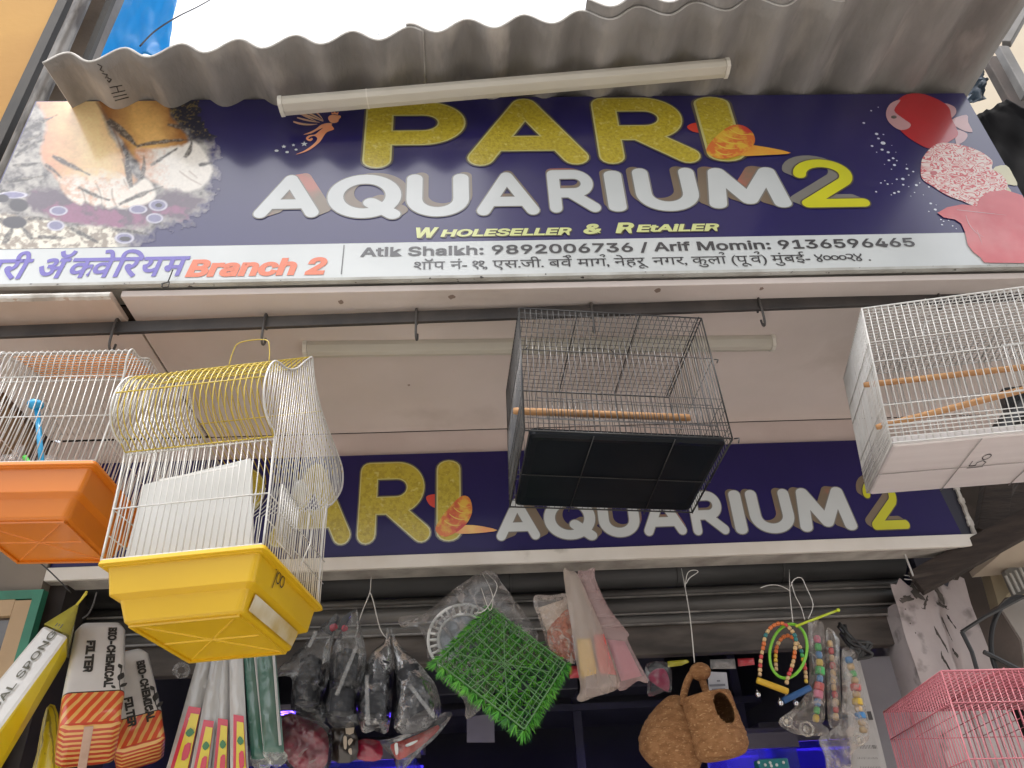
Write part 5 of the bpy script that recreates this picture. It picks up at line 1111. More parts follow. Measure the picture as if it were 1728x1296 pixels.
for i, (ol, (ax, ay, bx_, by, r), lab) in enumerate(BAG):
    Yb = 2.20 - .018 * (i % 2); t = thing('filter_bag', lab, 'bag', W(*zb(*ol[0]), Y=Yb), 'clear bags of black filters')
    a, b = W(*zb(ax, ay), Y=Yb), W(*zb(bx_, by), Y=Yb); d = b - a; L = d.length; R = d.to_track_quat('Z', 'Y').to_matrix().to_4x4(); rr = r / 4.697 * .00158
    prof = [(.004, -.01), (rr * .35, -.008), (rr * .4, 0), (rr * .86, .004)]
    for k in range(11): prof += [(rr * (.90 + .03 * (k % 2)), L * (.03 + .042 * k))]
    prof += [(rr * .60, L * .50), (rr * .55, L * .56), (rr * .62, L * .60)]
    for k in range(8): prof += [(rr * (1.0 + .03 * (k % 2)), L * (.62 + .05 * k))]
    prof += [(rr * .5, L * 1.0), (.004, L * 1.01)]
    g = MB(); g.lathe(prof, 20, Matrix.Translation(a) @ R, sy=.8); g.build('sponge', sp, t, smooth=False)
    pillow('bag_film', ol, Yb, rr * 2.3, film2, t, zb, res=.0075, crink=.012, edge=.02, cf=34, seed=i * 5.7)
    m_t = mat('tape', (.46, .47, .47), .3, alpha=.32, coat=.6, bump=1.5, bscale=60)
    tp = [[(440, 210), (380, 340)], [(760, 330), (600, 720)], [(840, 560), (850, 960)], [(1180, 640), (1380, 900)]][i]
    c0, c1 = W(*zb(*tp[0]), Y=Yb - rr * 1.35), W(*zb(*tp[1]), Y=Yb - rr * 1.35); dd = (c1 - c0); sx = V((dd.z, 0, -dd.x)).normalized() * .005
    gr = [[c0.lerp(c1, k / 8) + sx * s + V((0, mnoise.noise(V((k, i, s))) * .003, 0)) for s in (-1, -.3, .3, 1)] for k in range(9)]
    g = MB(); g.sheet(gr); g.build('tape_strip', m_t, t, smooth=True, solid=.0006)
    if i < 2:
        q = [[(470, 175), (600, 70), (625, 105), (560, 250), (500, 220)], [(640, 110), (715, 55), (722, 90), (640, 200), (612, 200)]][i]
        pillow('header_card', q, Yb + .012, .004, mat('card_black', (.012, .012, .013), .4, coat=.4), t, zb, curve=0, crink=0)
        pillow('card_spot', [[(545, 170), (590, 150), (610, 185), (560, 215)], [(645, 170), (680, 165), (690, 200), (645, 215)]][i], Yb + .006, .003, lb_r, t, zb, curve=2, crink=0, res=.006)
k1 = W(624, 1000, Y=2.22)
cord('white strings tied from the shutter to the bags of black filters', [W(628, 965, Y=2.40), W(626, 980, Y=2.3), k1, W(612, 1030, Y=2.21), W(603, 1056, Y=2.2)], .0016)
cord('white string running down to the two right bags of black filters', [k1 + V((.001, 0, 0)), W(630, 1015, Y=2.21), W(641, 1060, Y=2.2), W(653, 1078, Y=2.2)], .0016)

# ---- red and dark packets under them
rp = mat('packet_red', (.36, .02, .05), .25, (.20, .012, .035), 9, coat=.8, coatr=.08, bump=1.2, bscale=30); rp2 = mat('packet_orange_red', (.56, .045, .02), .25, (.38, .02, .02), 9, coat=.8, bump=1.2, bscale=30)
def packet(label, ol, Y, th, m, z, marks=(), mm=None, wrap=True):
    t = thing('packet', label, 'packet', W(*z(*ol[0]), Y=Y))
    pillow('packet_body', ol, Y, th, m, t, z, res=.007, crink=.014, cf=38, edge=.022, seed=Y * 37)
    for q in marks: pillow('print_mark', q, Y - th / 2 - .0005, .003, mm or pk_w, t, z, res=.02, crink=0, curve=2, back=False)
    return t
t = packet('dark red glossy packet below the leftmost bag of black filters', [(185, 870), (400, 925), (525, 1020), (535, 1200), (490, 1300), (330, 1330), (190, 1190)], 2.25, .05, rp, zb, [[(300, 1190), (340, 1150), (375, 1140), (345, 1165), (310, 1215)], [(385, 1245), (430, 1228), (432, 1236), (392, 1262)]], mat('mark_pink', (.50, .26, .26), .4))
pillow('bag_film', [(150, 860), (420, 910), (560, 1000), (560, 1230), (500, 1330), (320, 1360), (160, 1200)], 2.25, .062, film2, t, zb, res=.008, crink=.012)
packet('dark brown packet with pale script between the two dark red ones', [(545, 990), (745, 990), (755, 1230), (560, 1230)], 2.27, .03, mat('packet_brown', (.03, .022, .018), .3, coat=.6), zb, [[(690, 1080), (715, 1060), (730, 1080), (700, 1120)], [(695, 1150), (718, 1140), (722, 1190), (700, 1180)], [(655, 1050), (680, 1050), (680, 1140), (660, 1140)], [(680, 940), (735, 935), (735, 1020), (675, 1025)]], mat('mark_tan', (.5, .42, .33), .5))
packet('dark red packet right of the brown packet', [(770, 1080), (945, 1085), (950, 1230), (770, 1225)], 2.29, .03, rp, zb)
t = packet('orange red packet in clear film under the right bags of black filters', [(1030, 1110), (1150, 1070), (1300, 1005), (1400, 955), (1405, 1000), (1290, 1110), (1180, 1190), (1090, 1232), (1055, 1190)], 2.24, .045, rp2, zb, [[(1060, 1110), (1085, 1100), (1090, 1180), (1070, 1190)], [(1150, 1110), (1240, 1075), (1230, 1095), (1160, 1130)]], pk_w)
pillow('bag_film', [(940, 1090), (1040, 1060), (1200, 1000), (1350, 900), (1490, 850), (1510, 890), (1400, 1040), (1250, 1180), (1150, 1296), (1090, 1330), (1050, 1220)], 2.24, .055, film2, t, zb, res=.008, crink=.01)

# ---- plastic bag with a white slotted ring
z8 = zm(2.979, 420, 920)
t = thing('plastic_bag', 'smoky plastic bag with a white slotted ring behind the grass mat', 'bag', W(*z8(1190, 140), Y=2.24))
pillow('bag_film', [(1180, 128), (1240, 140), (1265, 180), (1340, 280), (1455, 450), (1400, 520), (1300, 650), (1160, 830), (1090, 872), (1080, 780), (960, 660), (900, 570), (885, 470), (840, 410), (770, 415), (755, 365), (830, 350), (890, 340), (1040, 215)], 2.235, .04, clear('smoky_bag', .42, (.36, .33, .31), .18, 1.6, 26), t, z8, res=.008, crink=.008, cf=24)
c = W(*z8(1078, 470), Y=2.222); g = MB(); rg = .0535 * 1.85
Rm = Matrix.Rotation(rad(90), 3, 'X')
def ringpts(r, n=48, dy=0): return [c + V((r * cos(2 * pi * i / n), dy, r * sin(2 * pi * i / n) * .97)) for i in range(n)]
g.tube(ringpts(rg), .005, 6, closed=True); g.tube(ringpts(rg * .71), .0055, 6, closed=True)
for i in range(30):
    a = 2 * pi * i / 30; e = V((cos(a), 0, sin(a) * .97)); s = V((-sin(a), 0, cos(a)))
    g.tube([c + e * rg * .71, c + e * rg], [.0048, .0036], 6)
g.build('slotted_ring', mat('ring_white', (.70, .70, .68), .4), t, smooth=True)
g = MB(); pts = [c + V((0, .002, 0)) + V((rg * .69 * cos(2 * pi * i / 32), 0, rg * .67 * sin(2 * pi * i / 32))) for i in range(32)]; g.add(pts, [tuple(range(32))]); g.build('disc', mat('blue_grey_disc', (.14, .16, .18), .3, (.24, .26, .28), 30, (.5, .7), coat=.6, bump=1, bscale=60), t, solid=.004)
g = MB(); g.tube(cr([W(814, 968, Y=2.3), W(826, 990, Y=2.2), W(832, 1012, Y=2.17), W(826, 1030, Y=2.16), W(812, 992, Y=2.2)], 4, False), .0012, 5); g.tube(cr([W(820, 966, Y=2.3), W(838, 985, Y=2.2), W(834, 1005, Y=2.17), W(818, 1030, Y=2.15), W(800, 1035, Y=2.15)], 4, False), .0014, 5)
tag(g.build('string', string_m, smooth=True), 'white string tied round the grass mat corner and the plastic bag', 'string')

# ---- artificial grass mat
corner = [W(*z8(1222, 315), Y=2.17), W(*z8(1592, 592), Y=2.15), W(*z8(1385, 925), Y=2.11), W(*z8(945, 585), Y=2.12)]
t = thing('grass_mat', 'square of artificial green grass on a plastic lattice hung by its corner', 'grass mat', corner[0])
def GM(u, v): return corner[0].lerp(corner[1], u).lerp(corner[3].lerp(corner[2], u), v)
nrm = (corner[1] - corner[0]).cross(corner[3] - corner[0]).normalized()
if nrm.y < 0: nrm = -nrm
lat = mat('lattice_green', (.13, .26, .11), .45, (.09, .20, .08), 20); N_ = 11
g = MB()
for i in range(N_ + 1):
    for (a, b) in ((GM(i / N_, 0), GM(i / N_, 1)), (GM(0, i / N_), GM(1, i / N_))): g.tube([a, b], .0013 if 0 < i < N_ else .002, 4)
for i in (.5, N_ - .5):
    g.tube([GM(i / N_, 0), GM(i / N_, 1)], .001, 4); g.tube([GM(0, i / N_), GM(1, i / N_)], .001, 4)
for k in range(8): a = k * pi / 4 + .2; g.tube([GM(.5, .5), GM(max(0, min(1, .5 + .5 * cos(a))), max(0, min(1, .5 + .5 * sin(a))))], .0016, 4)
g.build('lattice', lat, t)
gm1 = mat('grass_blade', (.07, .34, .03), .45, (.15, .48, .05), 30, (.4, .6)); gm2 = mat('grass_dark', (.02, .13, .02), .5, (.035, .19, .03), 30); gm1.node_tree.nodes['Principled BSDF'].inputs['Subsurface Weight'].default_value = 0
g = MB(); e1 = (corner[1] - corner[0]).normalized(); e2 = (corner[3] - corner[0]).normalized()
for i in range(N_ + 1):
    for j in range(N_ + 1):
        b = GM(i / N_, j / N_); edge_b = (j >= N_ - 1) or i >= N_ - 0 or i == 0
        out = (e2 * (1 if j >= N_ - 1 else 0) + e1 * (.9 if i == N_ else (-.9 if i == 0 else 0)) - e2 * (.3 if j == 0 else 0))
        for k in range(54 if j >= N_ - 1 or i in (0, N_) else 30):
            a = random.uniform(0, 2 * pi); dv = (nrm * random.uniform(.5, 1.1) + (e1 * cos(a) + e2 * sin(a)) * random.uniform(.15, .95) + out * random.uniform(.1, .75)).normalized()
            L = random.uniform(.018, .030); s = dv.cross(V((random.random(), random.random(), random.random()))).normalized() * .0011
            st = b + nrm * .004 + dv * .004
            L *= 1.15 if out.length > 0 else 1; s = s * 1.15; g.add([st - s, st + s, st + dv * L * .6 + s * .8, st + dv * L + V((0, 0, -.002)), st + dv * L * .6 - s * .8], [(0, 1, 2, 3, 4)], 0 if random.random() < .75 else 1)
tag(g.build('grass_blades', [gm1, gm2], t), kind='stuff')

# ---- gravel bag and the two frosted bags
z1b = zm(3.446, 860, 920)
t = thing('gravel_bag', 'small clear bag of orange gravel left of the frosted bags', 'bag', W(*z1b(240, 290), Y=2.24))
pillow('bag_film', [(140, 345), (150, 290), (240, 292), (330, 280), (360, 330), (390, 660), (330, 675), (230, 612), (200, 520), (160, 400)], 2.235, .03, clear('gravel_film', .38, (.62, .52, .45), .25, 1.5, 40), t, z1b, res=.008, crink=.004)
pillow('paper_insert', [(165, 365), (330, 310), (345, 460), (215, 500)], 2.238, .006, mat('insert_cream', (.58, .47, .38), .7, (.5, .38, .3), 12), t, z1b, curve=1)
pillow('gravel', [(220, 500), (300, 400), (350, 390), (385, 650), (330, 662), (240, 608)], 2.236, .026, mat('gravel_orange', (.56, .17, .09), .7, (.40, .10, .05), 60, (.4, .6), bump=3, bscale=90, c3=(.6, .35, .25), s3=40, a3=(.56, .64)), t, z1b, crink=.003, cf=80)
frost = mat('frosted_film', (.60, .42, .40), .34, (.54, .36, .34), 7, alpha=.42, coat=.7, coatr=.18, bump=3, bscale=24, stretch=(2.2, 1, .5)); frost2 = mat('frosted_film_pale', (.60, .50, .42), .34, (.54, .43, .37), 7, alpha=.42, coat=.7, coatr=.18, bump=3, bscale=24, stretch=(2.2, 1, .5))
t = thing('frosted_bag', 'frosted bag holding a yellow and a red bar', 'bag', W(*z1b(340, 150), Y=2.2), 'frosted pinkish bags')
pillow('bag_film', [(312, 145), (350, 150), (395, 170), (470, 330), (560, 540), (640, 790), (600, 850), (500, 880), (420, 910), (390, 890), (412, 835), (390, 700), (365, 520), (335, 330)], 2.195, .040, frost2, t, z1b, res=.009, crink=.004, cf=18)
for nm, q, c_, Yq in [('yellow_bar', [(388, 545), (470, 540), (512, 745), (415, 772)], (.66, .42, .03), 2.193), ('red_bar', [(487, 522), (548, 516), (622, 755), (522, 745)], (.56, .06, .05), 2.191)]:
    pillow(nm, q, Yq, .016, mat(nm, c_, .5), t, z1b, curve=0, crink=.001, edge=.004)
t = thing('frosted_bag', 'frosted bag with a plain pink block, right of the yellow and red one', 'bag', W(*z1b(470, 150), Y=2.22), 'frosted pinkish bags')
pillow('bag_film', [(395, 170), (440, 150), (495, 130), (498, 195), (580, 370), (690, 510), (685, 545), (740, 660), (806, 782), (790, 802), (742, 790), (640, 848), (560, 700), (500, 450)], 2.222, .034, frost, t, z1b, res=.009, crink=.004, cf=18)
pillow('pink_block', [(560, 545), (670, 560), (770, 760), (650, 790)], 2.222, .02, mat('pink_block', (.56, .20, .26), .5), t, z1b, curve=0, crink=.001, edge=.004)
t = thing('packet', 'small bright pink packet hanging right of the frosted bags', 'packet', W(*z1b(870, 720), Y=2.42))
pillow('packet_body', [(805, 770), (840, 725), (900, 720), (930, 790), (920, 850), (860, 820)], 2.42, .04, mat('hot_pink', (.56, .035, .13), .4, (.4, .02, .09), 30, bump=1, bscale=70), t, z1b)
pillow('bag_film', [(795, 690), (930, 690), (940, 850), (900, 850), (810, 880), (800, 800)], 2.42, .044, film, t, z1b)

# ---- coir bird nest pots
coir = mat('coir', (.38, .185, .072), .85, (.27, .12, .042), 40, (.4, .62), bump=1.6, bscale=240, c3=(.55, .32, .15), s3=110, a3=(.58, .68), stretch=(1, 1, 2.2))
dk = mat('nest_dark', (.012, .008, .006), .9)
t = thing('nest_pot', 'twin brown coir nesting pots with a looped handle, hung on a string', 'nest', W(*z1b(1078, 690), Y=2.2))
def skin(name, prof, a, b, hole=None, sy=1, n=48, wob=.003, n_=96):
    n = n_
    a, b = V(a), V(b); d = b - a; L = d.length; R = d.to_track_quat('Z', 'Y').to_matrix().to_4x4(); M = Matrix.Translation(a) @ R
    P_ = cr([V((r, 0, z)) for r, z in prof], 10, False); vs = []; fs = []; m = len(P_)
    for p in P_:
        for k in range(n):
            q = 2 * pi * k / n; w = 1 + mnoise.noise(V((cos(q) * 2.2, sin(q) * 2.2, p.z * 30))) * wob * 14
            vs.append(M @ V((max(p.x, .0015) * w * cos(q), max(p.x, .0015) * w * sin(q) * sy, p.z * L)))
    for i in range(m - 1):
        for k in range(n):
            f_ = (i * n + k, i * n + (k + 1) % n, (i + 1) * n + (k + 1) % n, (i + 1) * n + k)
            if hole:
                c_ = sum((vs[q] for q in f_), V()) / 4; h_, rx, rz, an = hole; dx = c_.x - h_.x; dz = c_.z - h_.z; u = dx * cos(an) + dz * sin(an); v = -dx * sin(an) + dz * cos(an)
                if (u / rx) ** 2 + (v / rz) ** 2 < 1 and c_.y < h_.y + .06: continue
            fs.append(f_)
    g = MB(); g.add(vs, fs); return g.build(name, coir, t, smooth=True, solid=.006)
Yn = 2.16
hc = W(*z1b(1250, 945), Y=Yn - .06)
skin('pot', [(.0, 0), (.040, .002), (.058, .016), (.063, .06), (.066, .4), (.070, .75), (.064, .92), (.045, 1.0), (0, 1.02)], W(*z1b(1140, 872), Y=Yn), W(*z1b(1245, 1235), Y=Yn), (hc, .027, .041, rad(14)))
skin('pot', [(.0, 0), (.018, .01), (.036, .08), (.066, .34), (.082, .62), (.075, .84), (.042, .98), (0, 1.0)], W(*z1b(990, 888), Y=Yn + .065), W(*z1b(915, 1310), Y=Yn + .065))
g = MB(); an = rad(14); q = [V((hc.x + .028 * cos(a) * cos(an) - .043 * sin(a) * sin(an), Yn - .058 + .006 * cos(2 * a) + .004, hc.z + .028 * cos(a) * sin(an) + .043 * sin(a) * cos(an))) for a in [2 * pi * i / 32 for i in range(32)]]; g.tube(q, .0042, 8, closed=True); g.build('hole_rim', coir, t, smooth=True)
g = MB(); hp = [W(*z1b(x, y), Y=Yn + .01) for x, y in [(1008, 930), (1015, 860), (1040, 780), (1075, 735), (1110, 760), (1135, 830), (1155, 890)]]; g.tube(cr(hp, 5, False), .0098, 10); g.ball(W(*z1b(1108, 735), Y=Yn + .005), .0265, 16, sc=(1.1, 1, .9)); g.build('handle', coir, t, smooth=True)
cord('white string from the shutter down to the coir nesting pots', [W(1150, 960, Y=2.42), W(1156, 990, Y=2.25), W(1165, 1045, Y=2.18), W(1172, 1118, Y=2.165)], .0016)
g = MB(); g.tube(cr([W(1156, 992, Y=2.25), W(1160, 968, Y=2.24), W(1170, 962, Y=2.24), W(1178, 965, Y=2.24), W(1164, 975, Y=2.24), W(1158, 985, Y=2.24)], 4, False), .0013, 5); tag(g.build('string', string_m, smooth=True), 'short loop of white string knotted above the coir pots', 'string')

# ---- bead swings and toy bags
zs_ = zm(4.871, 1240, 1030)
BC = {'w': (.62, .42, .20), 'r': (.56, .05, .05), 'o': (.66, .16, .03), 't': (.02, .18, .18), 'y': (.66, .44, .03), 'g': (.06, .42, .10), 'b': (.05, .22, .48), 'p': (.70, .16, .26)}
bm_ = {k: mat('bead_' + {'w': 'wood', 'r': 'red', 'o': 'orange', 't': 'teal', 'y': 'yellow', 'g': 'green', 'b': 'blue', 'p': 'pink'}[k], c, .4, coat=.4) for k, c in BC.items()}
keys = list(BC); mats_ = [bm_[k] for k in keys]
def beads(name, path, code, r, Y, par, lab=None):
    P_ = cr([V((*zs_(*p), 0)) for p in path], 12, False); acc = [0]
    for a, b in zip(P_[:-1], P_[1:]): acc.append(acc[-1] + (b - a).length)
    tot = acc[-1]; n = len(code); g = MB()
    def at(s):
        for i in range(len(acc) - 1):
            if acc[i + 1] >= s: return P_[i].lerp(P_[i + 1], (s - acc[i]) / max(1e-6, acc[i + 1] - acc[i]))
        return P_[-1]
    for i, c_ in enumerate(code):
        a, b = at(tot * (i + .06) / n), at(tot * (i + .94) / n); A, B = W(a.x, a.y, Y=Y), W(b.x, b.y, Y=Y); m = A.lerp(B, .5); up_ = c_.isupper(); rr = r * (1.45 if up_ else random.uniform(.92, 1.08))
        g.tube([A, A.lerp(B, .15), m, A.lerp(B, .85), B], [rr * .72, rr * .95, rr * 1.03, rr * .95, rr * .72] if not up_ else [rr * .95, rr, rr, rr, rr * .95], 10, mi=keys.index(c_.lower()))
    return g.build(name, mats_, par, smooth=True)
def swing(label, arch, code, bar, barm, Y, bells):
    t = thing('bead_swing', label, 'bird toy', W(*zs_(*arch[len(arch) // 2]), Y=Y), 'bead swings for birds')
    beads('bead_string', arch, code, .0054, Y, t)
    a, b = W(*zs_(*bar[0]), Y=Y - .012), W(*zs_(*bar[1]), Y=Y - .012); lathe_bar(a, b, .0085, 14).build('perch', barm, t, smooth=True)
    for q in bells:
        c_ = W(*zs_(*q), Y=Y); g = MB(); g.ball(c_, .008, 12); g.tube([c_, c_ + V((0, 0, .014))], .0012, 5); g.build('bell', mat('silver_bell', (.6, .6, .6), .18, metal=1), t, smooth=True)
swing('bead swing with a yellow wooden perch and bell', [(205, 545), (213, 400), (235, 300), (252, 205), (310, 130), (390, 105), (455, 150), (497, 215), (500, 270), (488, 380), (470, 460), (440, 540), (422, 610)], 'wwrwrwoowtwoooorwwttwwoowwrrww', [(180, 572), (438, 668)], mat('perch_yellow', (.66, .42, .02), .45, (.56, .34, .02), 10), 2.15, [(190, 692), (375, 762)])
swing('bead swing with a blue perch, behind the yellow perch one', [(342, 500), (335, 400), (345, 300), (380, 235), (430, 205), (480, 230), (535, 300), (560, 400), (580, 500), (586, 600)], 'wwyyoowoooorwwtgyrrwwy', [(395, 745), (620, 635)], mat('perch_blue', (.02, .09, .25), .45), 2.19, [(500, 762), (425, 720)])
g = MB(); an = rad(12); q = [W(*zs_(440 + 150 * cos(a) * cos(an) - 225 * sin(a) * sin(an), 335 + 150 * cos(a) * sin(an) + 225 * sin(a) * cos(an)), Y=2.165) for a in [2 * pi * i / 48 for i in range(48)]]; g.tube(q, .0042, 8, closed=True)
tag(g.build('hoop', mat('hoop_green', (.20, .56, .03), .3, coat=.4), smooth=True), 'bright green plastic hoop hanging among the bead swings', 'hoop')
g = MB(); a, b = W(*zs_(508, 128), Y=2.15), W(*zs_(850, -2), Y=2.13); g.tube([a, b], .0034, 10); g.ball(b, .0055, 10); g.ball(a, .0045, 8)
tag(g.build('stick', mat('stick_lime', (.50, .60, .02), .35, coat=.4), smooth=True), 'lime plastic stick poking out above the bead swings', 'stick')
toyf = clear('toy_film', .36, (.52, .45, .39), .22, 1.2, 26, .28)
t = thing('toy_bag', 'clear bag with a column of big coloured blocks', 'bird toy', W(*zs_(680, 100), Y=2.22), 'clear bags of bird toys')
beads('block_column', [(672, 205), (688, 330), (698, 460), (700, 560), (690, 640), (682, 720), (676, 800), (664, 920)], 'pgbyGbRPbgy', .0092, 2.215, t)
pillow('bag_film', [(600, 110), (640, 90), (690, 85), (735, 140), (745, 500), (740, 880), (715, 930), (775, 985), (700, 1030), (520, 1022), (430, 985), (365, 935), (380, 880), (500, 790), (610, 600)], 2.215, .045, toyf, t, zs_, res=.009, crink=.007, cf=30)
def cup(par, x, y, r, Y):
    c_ = W(*zs_(x, y), Y=Y); g = MB(); q = [c_ + V((r * cos(2 * pi * i / 20), 0, r * sin(2 * pi * i / 20))) for i in range(20)]; g.tube(q, r * .18, 6, closed=True); g.ball(c_ + V((0, .004, 0)), r * .6, 10, sc=(1, .5, 1)); g.build('suction_cup', clear('cup_clear', .45, (.7, .62, .5)), par, smooth=True)
cup(t, 432, 912, .013, 2.2); cup(t, 592, 975, .017, 2.19)
t = thing('toy_bag', 'slim clear bag with a string of small wooden and red beads', 'bird toy', W(*zs_(780, 180), Y=2.25), 'clear bags of bird toys')
beads('bead_string', [(778, 245), (795, 360), (808, 500), (812, 620), (828, 740), (832, 905)], 'wrwrwwwrwrw', .0078, 2.25, t)
pillow('bag_film', [(748, 185), (795, 155), (855, 230), (862, 320), (868, 600), (875, 900), (830, 960), (770, 930), (752, 600)], 2.25, .03, toyf, t, zs_, crink=.005)
t = thing('toy_bag', 'wide clear bag with a bead string, right of the slim one', 'bird toy', W(*zs_(930, 320), Y=2.24), 'clear bags of bird toys')
beads('bead_string', [(930, 380), (958, 480), (985, 570), (1000, 700), (1015, 800), (1040, 900), (1062, 1010)], 'bwgwRwYwBww', .0098, 2.235, t)
pillow('bag_film', [(880, 325), (960, 318), (1005, 400), (1050, 650), (1100, 950), (1095, 1070), (985, 1150), (965, 1250), (950, 1400), (780, 1400), (740, 1200), (690, 1060), (780, 990), (870, 900), (880, 600)], 2.235, .04, toyf, t, zs_, res=.010, crink=.008, cf=24)
cup(t, 1020, 1062, .014, 2.21)
cord('white string loops tying up the bead swings', [W(1332, 962, Y=2.42), W(1333, 1000, Y=2.2), W(1338, 1050, Y=2.16)], .0015)
cord('white string end curling left above the bead swings', [W(1333, 997, Y=2.2), W(1318, 989, Y=2.2), W(1300, 987, Y=2.2), W(1283, 992, Y=2.2), W(1292, 989, Y=2.2)], .0013)
cord('white string arc above the lime stick', [W(1334, 990, Y=2.2), W(1340, 978, Y=2.19), W(1352, 975, Y=2.18), W(1360, 990, Y=2.18), W(1372, 1020, Y=2.17), W(1364, 1044, Y=2.15)], .0013)
cord('white string running down to the lime stick', [W(1335, 982, Y=2.2), W(1342, 1005, Y=2.18), W(1352, 1025, Y=2.16), W(1358, 1046, Y=2.15)], .0013)
g = MB()
for i in range(7): g.tube(cr([W(1422 + random.uniform(-8, 8), 1062 + random.uniform(-12, 12), Y=2.42), W(1440 + random.uniform(-10, 10), 1085 + random.uniform(-10, 10), Y=2.4), W(1455 + random.uniform(-10, 18), 1100 + random.uniform(-14, 10), Y=2.4), W(1440 + random.uniform(-14, 14), 1112, Y=2.41)], 5, False), .006, 6)
tag(g.build('cable_bundle', mat('black_cable', (.012, .012, .012), .35, coat=.3), smooth=True), 'tangled black cable bundle hanging left of the peeling pillar', 'cable')
g = MB(); g.tube([W(1527, 935, Y=2.34), W(1541, 972, Y=2.36)], .0032, 6); g.tube([W(1545, 960, Y=2.37), W(1545, 975, Y=2.37)], .003, 6)
for i in range(16): x = random.uniform(1522, 1600); y = 975 - (x - 1522) * .06 + random.uniform(-5, 5); g.tube([W(x, y, Y=2.385), W(x + random.uniform(6, 22), y + random.uniform(-6, 6), Y=2.38)], random.uniform(.0012, .003), 5)
tag(g.build('frayed_cord', mat('frayed_white', (.52, .51, .49), .85)), 'frayed white cord tied over the top of the peeling pillar', 'cord')

# ---- things just inside the opening
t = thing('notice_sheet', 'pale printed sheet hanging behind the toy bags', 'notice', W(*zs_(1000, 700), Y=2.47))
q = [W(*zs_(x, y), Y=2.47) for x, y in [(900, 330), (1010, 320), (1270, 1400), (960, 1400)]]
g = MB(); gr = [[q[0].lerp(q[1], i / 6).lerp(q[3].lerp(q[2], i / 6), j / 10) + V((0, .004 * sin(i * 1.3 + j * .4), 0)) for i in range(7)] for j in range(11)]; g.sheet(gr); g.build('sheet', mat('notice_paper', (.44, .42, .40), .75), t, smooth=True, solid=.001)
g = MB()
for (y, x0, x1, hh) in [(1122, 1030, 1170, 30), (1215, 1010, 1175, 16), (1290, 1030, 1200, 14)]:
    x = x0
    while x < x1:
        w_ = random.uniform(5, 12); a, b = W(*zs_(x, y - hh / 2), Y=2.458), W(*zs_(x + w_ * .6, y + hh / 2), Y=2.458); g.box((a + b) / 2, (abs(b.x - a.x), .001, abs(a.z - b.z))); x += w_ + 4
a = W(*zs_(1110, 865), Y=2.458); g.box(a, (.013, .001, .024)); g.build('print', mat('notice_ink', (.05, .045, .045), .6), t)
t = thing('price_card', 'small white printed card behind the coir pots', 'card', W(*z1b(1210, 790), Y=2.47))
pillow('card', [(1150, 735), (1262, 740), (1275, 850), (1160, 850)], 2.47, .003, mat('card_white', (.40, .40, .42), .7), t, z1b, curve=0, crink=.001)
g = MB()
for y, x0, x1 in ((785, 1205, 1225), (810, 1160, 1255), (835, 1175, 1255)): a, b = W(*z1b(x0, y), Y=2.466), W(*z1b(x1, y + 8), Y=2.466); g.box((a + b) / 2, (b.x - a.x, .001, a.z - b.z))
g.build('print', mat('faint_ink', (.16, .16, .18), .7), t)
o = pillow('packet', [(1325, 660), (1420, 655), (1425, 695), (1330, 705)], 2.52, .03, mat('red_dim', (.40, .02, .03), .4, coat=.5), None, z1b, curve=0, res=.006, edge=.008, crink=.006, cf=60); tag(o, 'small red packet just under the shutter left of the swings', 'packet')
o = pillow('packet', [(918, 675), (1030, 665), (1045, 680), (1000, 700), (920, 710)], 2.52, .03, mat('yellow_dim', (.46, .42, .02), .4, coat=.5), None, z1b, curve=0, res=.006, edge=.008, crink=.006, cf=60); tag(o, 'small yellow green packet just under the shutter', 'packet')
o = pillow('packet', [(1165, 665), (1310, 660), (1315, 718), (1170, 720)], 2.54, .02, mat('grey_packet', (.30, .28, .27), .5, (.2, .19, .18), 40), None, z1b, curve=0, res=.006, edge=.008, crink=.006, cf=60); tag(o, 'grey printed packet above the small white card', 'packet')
o = pillow('packet', [(345, 705), (400, 700), (412, 770), (350, 775)], 2.50, .03, mat('red_dim2', (.42, .03, .04), .4, coat=.5), None, z1b, curve=0, res=.006, edge=.008, crink=.006, cf=60); tag(o, 'small red and white packet between the mat and frosted bag', 'packet')

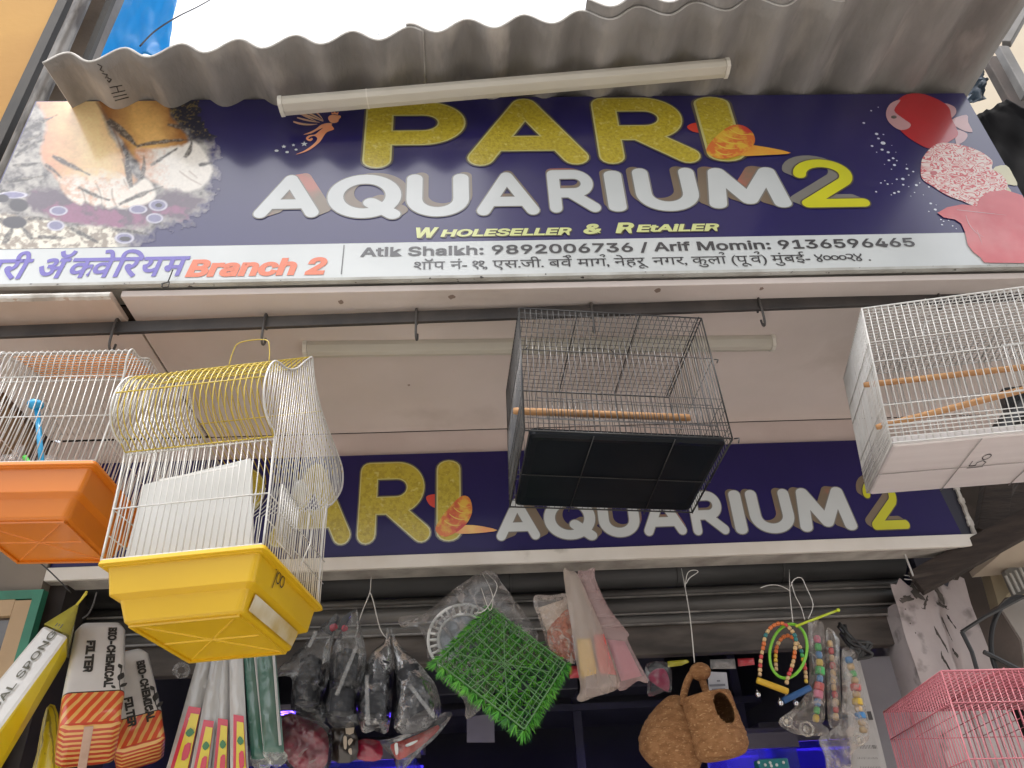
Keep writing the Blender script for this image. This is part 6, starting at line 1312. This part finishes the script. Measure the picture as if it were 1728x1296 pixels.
# ---- fish tanks with violet blue lamps, racks
rack_m = mat('rack_dark', (.04, .04, .075), .5, (.055, .055, .095), 6)
t = thing('tank_rack', 'dark shelving rack for fish tanks inside the shop', 'rack', (.1, 4.2, 0))
for x in (-1.1, -.35, .45, 1.25):
    g = MB(); g.box((x, 4.0, 1.3), (.04, .04, 2.6)); g.build('post', rack_m, t)
for z in (1.25, 1.72, 2.18):
    g = MB(); g.box((.1, 4.2, z), (2.5, .5, .03)); g.build('shelf', rack_m, t)
def led(par, c_, s, k, col=(.13, .05, 1.0)):
    g = MB(); g.box(c_, s); return g.build('lamp_tube', mat('violet_lamp_%d' % k, (.2, .2, .3), .4, emit=col, es=k), par)
water = mat('blue_water', (.02, .03, .25), .1, alpha=.55, coat=.8); lid_m = mat('tank_lid', (.10, .09, .12), .4)
def tank(label, c_, w_, d_, h_, k):
    t = thing('fish_tank', label, 'fish tank', (c_[0], c_[1], c_[2]), 'fish tanks in the shop'); c_ = V(c_)
    g = MB(); g.box(c_ + V((0, 0, h_ / 2)), (w_ - .01, d_ - .01, h_ - .02)); g.build('water', water, t)
    g = MB(); g.box(c_ + V((0, d_ / 2, h_ / 2)), (w_, .01, h_)); g.box(c_ + V((0, 0, .003)), (w_, d_ - .02, .006)); g.build('back_panel', mat('tank_back', (.16, .17, .62), .5), t)
    g = MB(); g.box(c_ + V((0, .02, h_ + .05)), (w_ + .02, d_ - .04, .03)); g.build('lid', lid_m, t, bevel=.004)
    g = MB(); g.box(c_ + V((0, -d_ / 2 + .012, h_ + .018)), (w_ + .02, .008, .05)); g.build('lid_lip', lid_m, t)
    led(t, c_ + V((0, .0, h_ + .022)), (w_ * .9, .03, .014), k)
    return t
a = W(1400, 1262, Y=3.0); tank('fish tank glowing violet blue right of the coir pots', (a.x - .02, 3.1, a.z - .24), .42, .28, .27, 22)
a = W(1300, 1265, Y=2.9); tank('fish tank with a grey lid and violet lamp behind the coir pots', (a.x - .04, 3.0, a.z - .19), .26, .24, .2, 14)
a = W(560, 1300, Y=3.1); tank('fish tank glowing violet blue at the left under the red packets', (a.x, 3.2, a.z - .24), .62, .28, .27, 22)
a = W(486, 1196, Y=2.75); g = MB(); g.box(a, (.07, .04, .02)); t = thing('added_glow_lamp', 'small added violet lamp giving the glow behind the green packets', 'lamp', a); g.build('housing', lid_m, t); led(t, a + V((0, .0, -.014)), (.05, .015, .008), 8)  # added lamp standing in for a violet glow behind the bag
t = thing('control_box', 'teal circuit box with pale buttons beside the violet tank', 'box', W(*zs_(300, 1270), Y=2.55))
a, b = W(*zs_(170, 1232), Y=2.55), W(*zs_(440, 1340), Y=2.55); g = MB(); g.box((a + b) / 2, (b.x - a.x, .05, a.z - b.z)); g.build('case', mat('teal_case', (.02, .16, .17), .35, (.02, .22, .22), 20, coat=.5), t, bevel=.004)
for x, y in ((195, 1250), (290, 1252), (400, 1250), (300, 1278), (250, 1270), (345, 1270)):
    c_ = W(*zs_(x, y), Y=2.522); g = MB(); g.ball(c_, .0045, 10, sc=(1, .5, 1)); g.build('button', mat('pale_button', (.6, .6, .58), .4), t, smooth=True)
o = pillow('paper_notice', [(230, 620), (450, 600), (455, 830), (230, 830)], 3.2, .004, mat('notice_blue', (.22, .21, .27), .8), None, zm(4.8, 740, 1080), curve=0, crink=.002, res=.03); tag(o, 'blank pale notice hanging in the dark shop below the grass mat', 'notice')
t = thing('wall_cabinet', 'dark wall cabinet with panels at the back of the shop', 'cabinet', (.3, 3.85, 2.0))
for i, (x, w_) in enumerate(((-.15, .36), (.25, .38), (.66, .4))):
    g = MB(); g.box((x, 3.84, 2.30), (w_, .2, .16)); g.build('door', mat('cabinet_face', (.05, .05, .075), .45, (.035, .035, .055), 4), t, bevel=.006)

# overhead cables by the tarpaulin
g = MB(); g.tube(cr([W(236, 78, Y=2.0), W(262, 52, Y=2.0), W(300, 28, Y=2.0), W(345, 5, Y=2.05), W(420, -40, Y=2.2)], 5, False), .0034, 6); tag(g.build('cable', mat('grey_cable', (.09, .085, .085), .6), smooth=True), 'dark cable curving up across the blue tarpaulin to the sky', 'cable')
g = MB(); g.tube(cr([W(585, -30, Y=2.4), W(610, 12, Y=2.3), W(640, 60, Y=2.2)], 5, False), .0016, 5); tag(g.build('cable', MATS['grey_cable'], smooth=True), 'thin wire against the white sky above the middle of the roof', 'cable')
g = MB(); g.tube(cr([W(50, 930, Y=2.24), W(62, 945, Y=2.24), W(85, 965, Y=2.24), W(120, 1000, Y=2.26)], 5, False), .002, 5); tag(g.build('cable', MATS['black_cable'], smooth=True), 'thin black cable hanging below the orange tray', 'cable')
